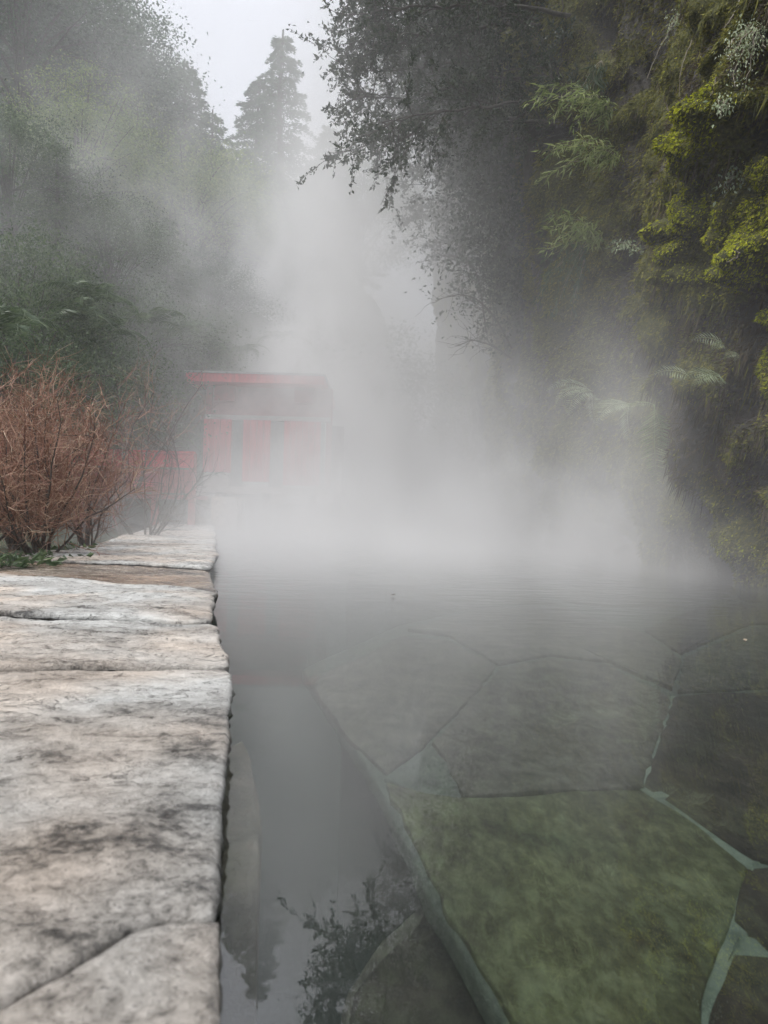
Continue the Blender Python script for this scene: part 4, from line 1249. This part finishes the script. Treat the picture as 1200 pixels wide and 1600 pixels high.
# fainter tree lower down
o2 = empty("overhanging_tree", tuple(at(800, 300, 11)), "fainter leafy tree below the overhanging one, fading into the steam", "tree")
OB2 = np.array(o2.location); wood2, lv2 = MB(), MB()
for path, Y in [([(800, 290), (760, 270), (720, 280), (670, 285), (640, 275)], 11), ([(800, 320), (760, 310), (720, 320), (690, 330), (665, 335)], 11.2), ([(800, 240), (770, 235), (730, 240), (690, 245), (650, 240)], 10.8), ([(800, 360), (770, 350), (740, 365), (715, 370), (700, 385)], 11)]:
    limb(path, Y, 22, .7, 13, .06, wood2, lv2, .03, OB2)
wood2.build("branches", M['bark'], o2, True); lv2.build("crown", M['leaf_dark'], o2)
tm = MB(); tm.tube(np.array([at(830, 560, 11.4), at(815, 450, 11.2), at(805, 350, 11), at(795, 240, 11)]) - OB2, [.12, .1, .08, .04], 8); tm.build("trunk", M['bark'], o2, True)
# bare arching saplings in the steam
for k, (pp, lab) in enumerate([([(800, 545), (775, 495), (745, 465), (715, 458), (680, 470)], "thin bare branch arching left out of the cliff in the steam"),
                               ([(760, 520), (752, 460), (745, 420), (720, 400), (690, 400)], "thin bare branch rising above the arching one in the steam"),
                               ([(800, 560), (770, 540), (740, 530), (715, 540)], "lowest thin bare branch beside the steam column")]):
    Y = 9.5 + .3 * k
    b0 = at(*pp[0], Y); r = empty("bare_branch", tuple(b0), lab, "branch", "bare branches in the steam")
    P = np.array([at(*q, Y) for q in pp]); tq = np.linspace(0, 1, 16)
    Q = np.stack([np.interp(tq, np.linspace(0, 1, len(P)), P[:, i]) for i in range(3)], -1)
    for _ in range(3): Q[1:-1] = (Q[:-2] + Q[2:] + 2 * Q[1:-1]) / 4
    mb = MB(); mb.tube(Q - b0, np.linspace(.014, .004, 16), 5); mb.build("stem", M['stem'], r, True)
    mb = MB()
    for j in range(40):
        a = orng.integers(2, 15); d = unit(Q[a] - Q[a - 1] + orng.normal(0, .06, 3)); d = unit(d + orng.normal(0, .6, 3)); pts = [Q[a]]
        for _ in range(5): d = unit(d + orng.normal(0, .3, 3)); pts.append(pts[-1] + d * .09)
        mb.tube(np.array(pts) - b0, np.linspace(.004, .0015, 6), 3)
    mb.build("twigs", M['stem'], r)

# ------------------------------------------------------------------ haze and steam
mb = MB(); mb.box((-34, -8, -2.0), (16, 70, 30)); hz = mb.build("haze", M['haze']); tag(hz, "thin even mist filling the gorge", kind="stuff")

mt, gc = material("low_cloud_vapour")  # vapour volume added behind the gorge to dim the bright sky gap
vol = gc.n("ShaderNodeVolumePrincipled", None, Density=0.055)
vol.inputs['Color'].default_value = (0.93, 0.935, 0.955, 1)
out(gc, None, vol)
mb = MB(); mb.box((-150, 74, -4), (120, 112, 110)); tag(mb.build("low_cloud", mt), "pale low cloud beyond the trees", kind="stuff")

X0, X1, Y0, Y1, Z0, Z1 = -13.0, 3.4, 1.4, 30.0, 0.0, 17.0
gt = bpy.data.node_groups.new("steam_field", 'GeometryNodeTree')
gt.interface.new_socket("Geometry", in_out='INPUT', socket_type='NodeSocketGeometry')
gt.interface.new_socket("Geometry", in_out='OUTPUT', socket_type='NodeSocketGeometry')
g = NG(gt)
pos = g.n("GeometryNodeInputPosition")
sep = g.n("ShaderNodeSeparateXYZ"); g.set(sep.inputs[0], pos.outputs[0])
x, y, z = sep.outputs
def gnoise(scale, detail=4, vec=None, rough=.55, dist=0.0):
    nd = g.n("ShaderNodeTexNoise", dict(noise_dimensions='3D'), Scale=scale, Detail=detail, Roughness=rough, Distortion=dist)
    g.set(nd.inputs['Vector'], vec if vec is not None else pos.outputs[0])
    return nd.outputs[0]
mpz = g.n("ShaderNodeVectorMath", dict(operation='MULTIPLY')); g.set(mpz.inputs[0], pos.outputs[0]); mpz.inputs[1].default_value = (1.0, .8, .72)
n1 = gnoise(.55, 5, mpz.outputs[0], .6, .8)
n2 = gnoise(1.5, 4, mpz.outputs[0], .6, .6)
nn = g.add(g.mul(n1, .65), g.mul(n2, .35))
n3 = gnoise(3.4, 3, mpz.outputs[0], .6, 1.2)
nn = g.add(g.mul(n1, .48), g.add(g.mul(n2, .32), g.mul(n3, .20)))
puff = g.ss(nn, .44, .58)                        # broken billows
soft = g.ss(nn, .36, .62)
# low layer hugging the pool
t_ = g.add(g.mul(x, float(Nn[0])), g.mul(y, float(Nn[1])))          # distance left of the ledge's edge
over = g.mul(g.ss(t_, -0.1, .55, 1.0, 0.0), g.ss(x, -2.8, -.6, .45, 1.0))
low = g.mul(g.mul(g.m('EXPONENT', g.mul(z, -1.7)), g.ss(y, 1.4, 6.0)), over)
low = g.mul(g.mul(low, g.add(.12, soft)), 0.66)
# spill across the far ledge
spill = g.mul(g.mul(g.gauss(t_, .6, .55), g.gauss(y, 6.4, 1.6)), g.m('EXPONENT', g.mul(z, -2.2)))
spill = g.mul(g.mul(spill, puff), .45)
# main column
xc = g.add(-.30, g.mul(z, -.30))
wdt = g.add(1.25, g.mul(z, .36))
yb = g.add(y, g.mul(g.m('MINIMUM', g.add(x, .7), 0.0), 3.0))
colm = g.mul(g.gauss(x, xc, wdt), g.ss(yb, 5.5, 10.5))
colm = g.mul(colm, g.mul(g.ss(z, 3.6, 9.0, 1.0, 0.0), g.ss(y, 17, 21, 1.0, .0)))
colm = g.mul(g.mul(colm, g.add(.14, g.mul(puff, 1.1))), .50)
# right lobe in front of the cliff foot
rl = g.mul(g.gauss(x, 1.35, .95), g.mul(g.gauss(y, 5.6, 1.9), g.ss(z, .35, 1.9, 1.0, 0.0)))
rl = g.mul(g.mul(rl, puff), .62)
# drift up against the slope
dr = g.mul(g.gauss(x, -4.0, 2.6), g.mul(g.gauss(y, 13.0, 3.6), g.mul(g.gauss(z, 4.6, 2.8), puff)))
dr = g.mul(dr, .18)
mist = g.mul(g.mul(g.mul(g.ss(y, 5.5, 14.0), g.ss(y, 19, 24, 1.0, .3)), .024), g.add(.35, g.mul(g.ss(nn, .40, .60), 1.3)))
mist = g.mul(mist, g.mul(g.ss(x, 1.0, 2.8, 1.0, .35), g.ss(z, 5, 11, 1.0, .55)))
tot = g.add(g.add(g.add(low, spill), mist), g.add(g.add(colm, rl), dr))
# thin veil drifting past the pavilion front
pv = g.mul(g.mul(g.gauss(x, -1.7, 1.1), g.gauss(y, 11.2, 1.1)), g.mul(g.gauss(z, 1.0, 1.3), g.add(.3, puff)))
tot = g.add(tot, g.mul(pv, .22))
# fade to nothing at the sides of the domain
edge = g.mul(g.mul(g.ss(x, X0, X0 + 2.5), g.ss(y, Y0, Y0 + .8)), g.mul(g.ss(y, Y1 - 1.5, Y1, 1, 0), g.ss(z, Z1 - 3, Z1, 1, 0)))
tot = g.mul(tot, edge)
tot = g.m('MAXIMUM', g.sub(tot, .002), 0.0)
vc = g.n("GeometryNodeVolumeCube")
g.set(vc.inputs['Density'], tot)
vc.inputs['Min'].default_value = (X0, Y0, Z0); vc.inputs['Max'].default_value = (X1, Y1, Z1)
vs = .12
for nm, L in (('Resolution X', X1 - X0), ('Resolution Y', Y1 - Y0), ('Resolution Z', Z1 - Z0)): vc.inputs[nm].default_value = int(L / vs)
sm_ = g.n("GeometryNodeSetMaterial"); g.set(sm_.inputs['Geometry'], vc.outputs[0]); sm_.inputs['Material'].default_value = M['steam']
go = g.n("NodeGroupOutput"); g.set(go.inputs[0], sm_.outputs[0])
mb = MB(); mb.box((X0, Y0, Z0 + .01), (X1, Y1, Z1)); st = mb.build("steam", M['steam'])
tag(st, "thick white steam rising off the hot pool", kind="stuff")
md = st.modifiers.new("steam_field", 'NODES'); md.node_group = gt
